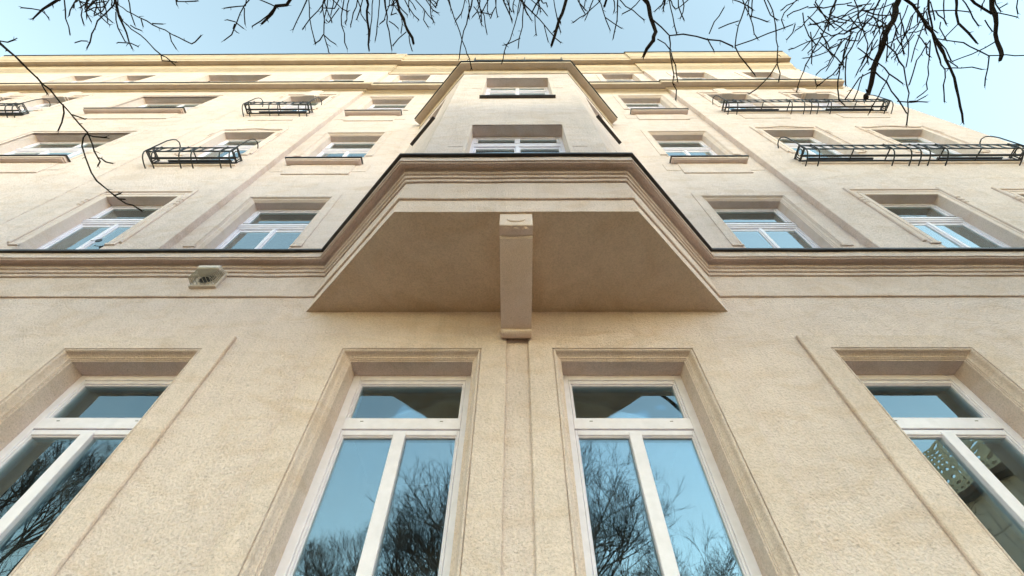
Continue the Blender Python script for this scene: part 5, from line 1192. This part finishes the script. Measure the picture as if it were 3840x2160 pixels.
('M',[(-0.429,-2.696,7.988,3.6),(-0.428,-2.624,7.922,3.0),(-0.413,-2.554,7.855,2.4),(-0.387,-2.486,7.788,1.8)]),
('M',[(-0.497,-2.709,7.65,3.5),(-0.519,-2.633,7.583,2.9),(-0.559,-2.561,7.517,2.3),(-0.612,-2.498,7.45,1.7)]),
('M',[(0.045,-2.704,7.712,3.5),(0.084,-2.678,7.645,2.9),(0.116,-2.649,7.578,2.3),(0.143,-2.615,7.512,1.7)])]

def jag(pts, rad, rs):
    """add the slight zigzag and buds of real twigs"""
    P = [Vector(p) for p in pts]; out = [P[0]]; rr = [rad[0]]
    for i in range(len(P) - 1):
        d = P[i + 1] - P[i]; n = max(1, min(5, int(d.length / 0.10)))
        for k in range(1, n + 1):
            t = k / n; q = P[i] + d * t; r = rad[i] + (rad[i + 1] - rad[i]) * t
            if not (i == len(P) - 2 and k == n): q = q + Vector((rs.gauss(0, 1), rs.gauss(0, 1), rs.gauss(0, 1))) * (0.006 + r * .25)
            r *= rs.choice((0.92, 1.0, 1.0, 1.12))
            out.append(q); rr.append(r)
    return out, rr
rb = random.Random(11)
COLL = {'L': [Vector((-6.6, -3.7, 7.3)), Vector((-5.0, -3.6, 7.6)), Vector((-3.4, -3.7, 7.6))],
        'M': [Vector((-2.3, -3.7, 7.9)), Vector((-0.8, -3.6, 8.1)), Vector((0.6, -3.8, 8.1))],
        'R': [Vector((1.9, -3.7, 8.0)), Vector((3.3, -3.6, 7.9)), Vector((4.7, -3.7, 7.7)), Vector((6.0, -3.8, 7.8))]}
for key, cs in COLL.items():
    tp_ = tips[key]
    for i, c_ in enumerate(cs):
        a0 = tp_ - Vector((0, 0, 0.25 * i)); mid = a0.lerp(c_, 0.5) + Vector((0, -0.3, 0.9))
        pl = [a0, a0.lerp(mid, .5) + Vector((.05, .04, .25)), mid, mid.lerp(c_, .5) + Vector((-.04, .0, .2)), c_]
        tree_part(MB().tube(pl, [.075, .066, .056, .048, .038], 8), roots[key], 'limb', M_BARK)
limb_nodes = {}
for key, rt in roots.items():
    top = tips[key]; limb_nodes[key] = []
spurs = {k: MB() for k in roots}
for key, data in BR:
    rt = roots[key]; top = tips[key]
    pts = [Vector(p[:3]) for p in data]; rad = [max(0.0078, p[3] / 1000.0 * (1.55 if p[3] > 9 else 1.25)) for p in data]
    first = pts[0]; thick = rad[0] > 0.0112
    off_frame = (first.y + 3.0) < first.z * 0.047 and first.z > 6.8
    if off_frame:
        # carry the branch on, out of the picture, to the nearest carrying limb of its tree
        col = min(COLL[key], key=lambda q_: (q_ - first).length)
        steps = 4; back = []
        goal = col if thick else first.lerp(col, min(1.0, 0.9 / max(0.1, (col - first).length)))
        for k in range(1, steps + 1):
            t = k / steps
            s_ = first.lerp(goal, t); s_.z += math.sin(math.pi * t) * 0.12
            s_.y = min(s_.y, -3.02)
            back.append(s_)
        pts = back[::-1] + pts; rad = [rad[0] * (1.25 - .25 * k / steps) for k in range(steps)] + rad
    jp, jr = jag(pts, rad, rb)
    m_ = MB(); m_.tube(jp, jr, 6 if thick else 5)
    # buds and short spurs along the visible part
    nv = len(jp)
    for k in range(2, nv - 1):
        if jp[k].y < -2.95 or rb.random() > .38: continue
        dv = (jp[k + 1] - jp[k]).normalized(); sd2 = dv.cross(Vector((rb.gauss(0, 1), rb.gauss(0, 1), rb.gauss(0, 1)))).normalized()
        L = rb.uniform(.018, .055) + jr[k]
        spurs[key].tube([jp[k], jp[k] + sd2 * L * .6 + dv * L * .3, jp[k] + sd2 * L + dv * L * .7], [max(.0025, jr[k] * .5), max(.0028, jr[k] * .45), .0016], 4, False)
    # ends: forked tips, or broken stubs where the branch was cut
    e = jp[-1]; dv = (jp[-1] - jp[-2]).normalized()
    for k in range(2 if jr[-1] < .008 else 4):
        o_ = Vector((rb.gauss(0, 1), rb.gauss(0, 1), rb.gauss(0, 1))) * .5
        spurs[key].tube([e - dv * .01, e + (dv + o_).normalized() * rb.uniform(.02, .05)], [min(jr[-1] * .6, .006), .0014], 4, False)
    tree_part(m_, rt, 'branch' if thick else 'twig', M_BARK if thick else M_TWIG)
for key, mbs in spurs.items():
    tree_part(mbs, roots[key], 'buds', M_TWIG, 'stuff')
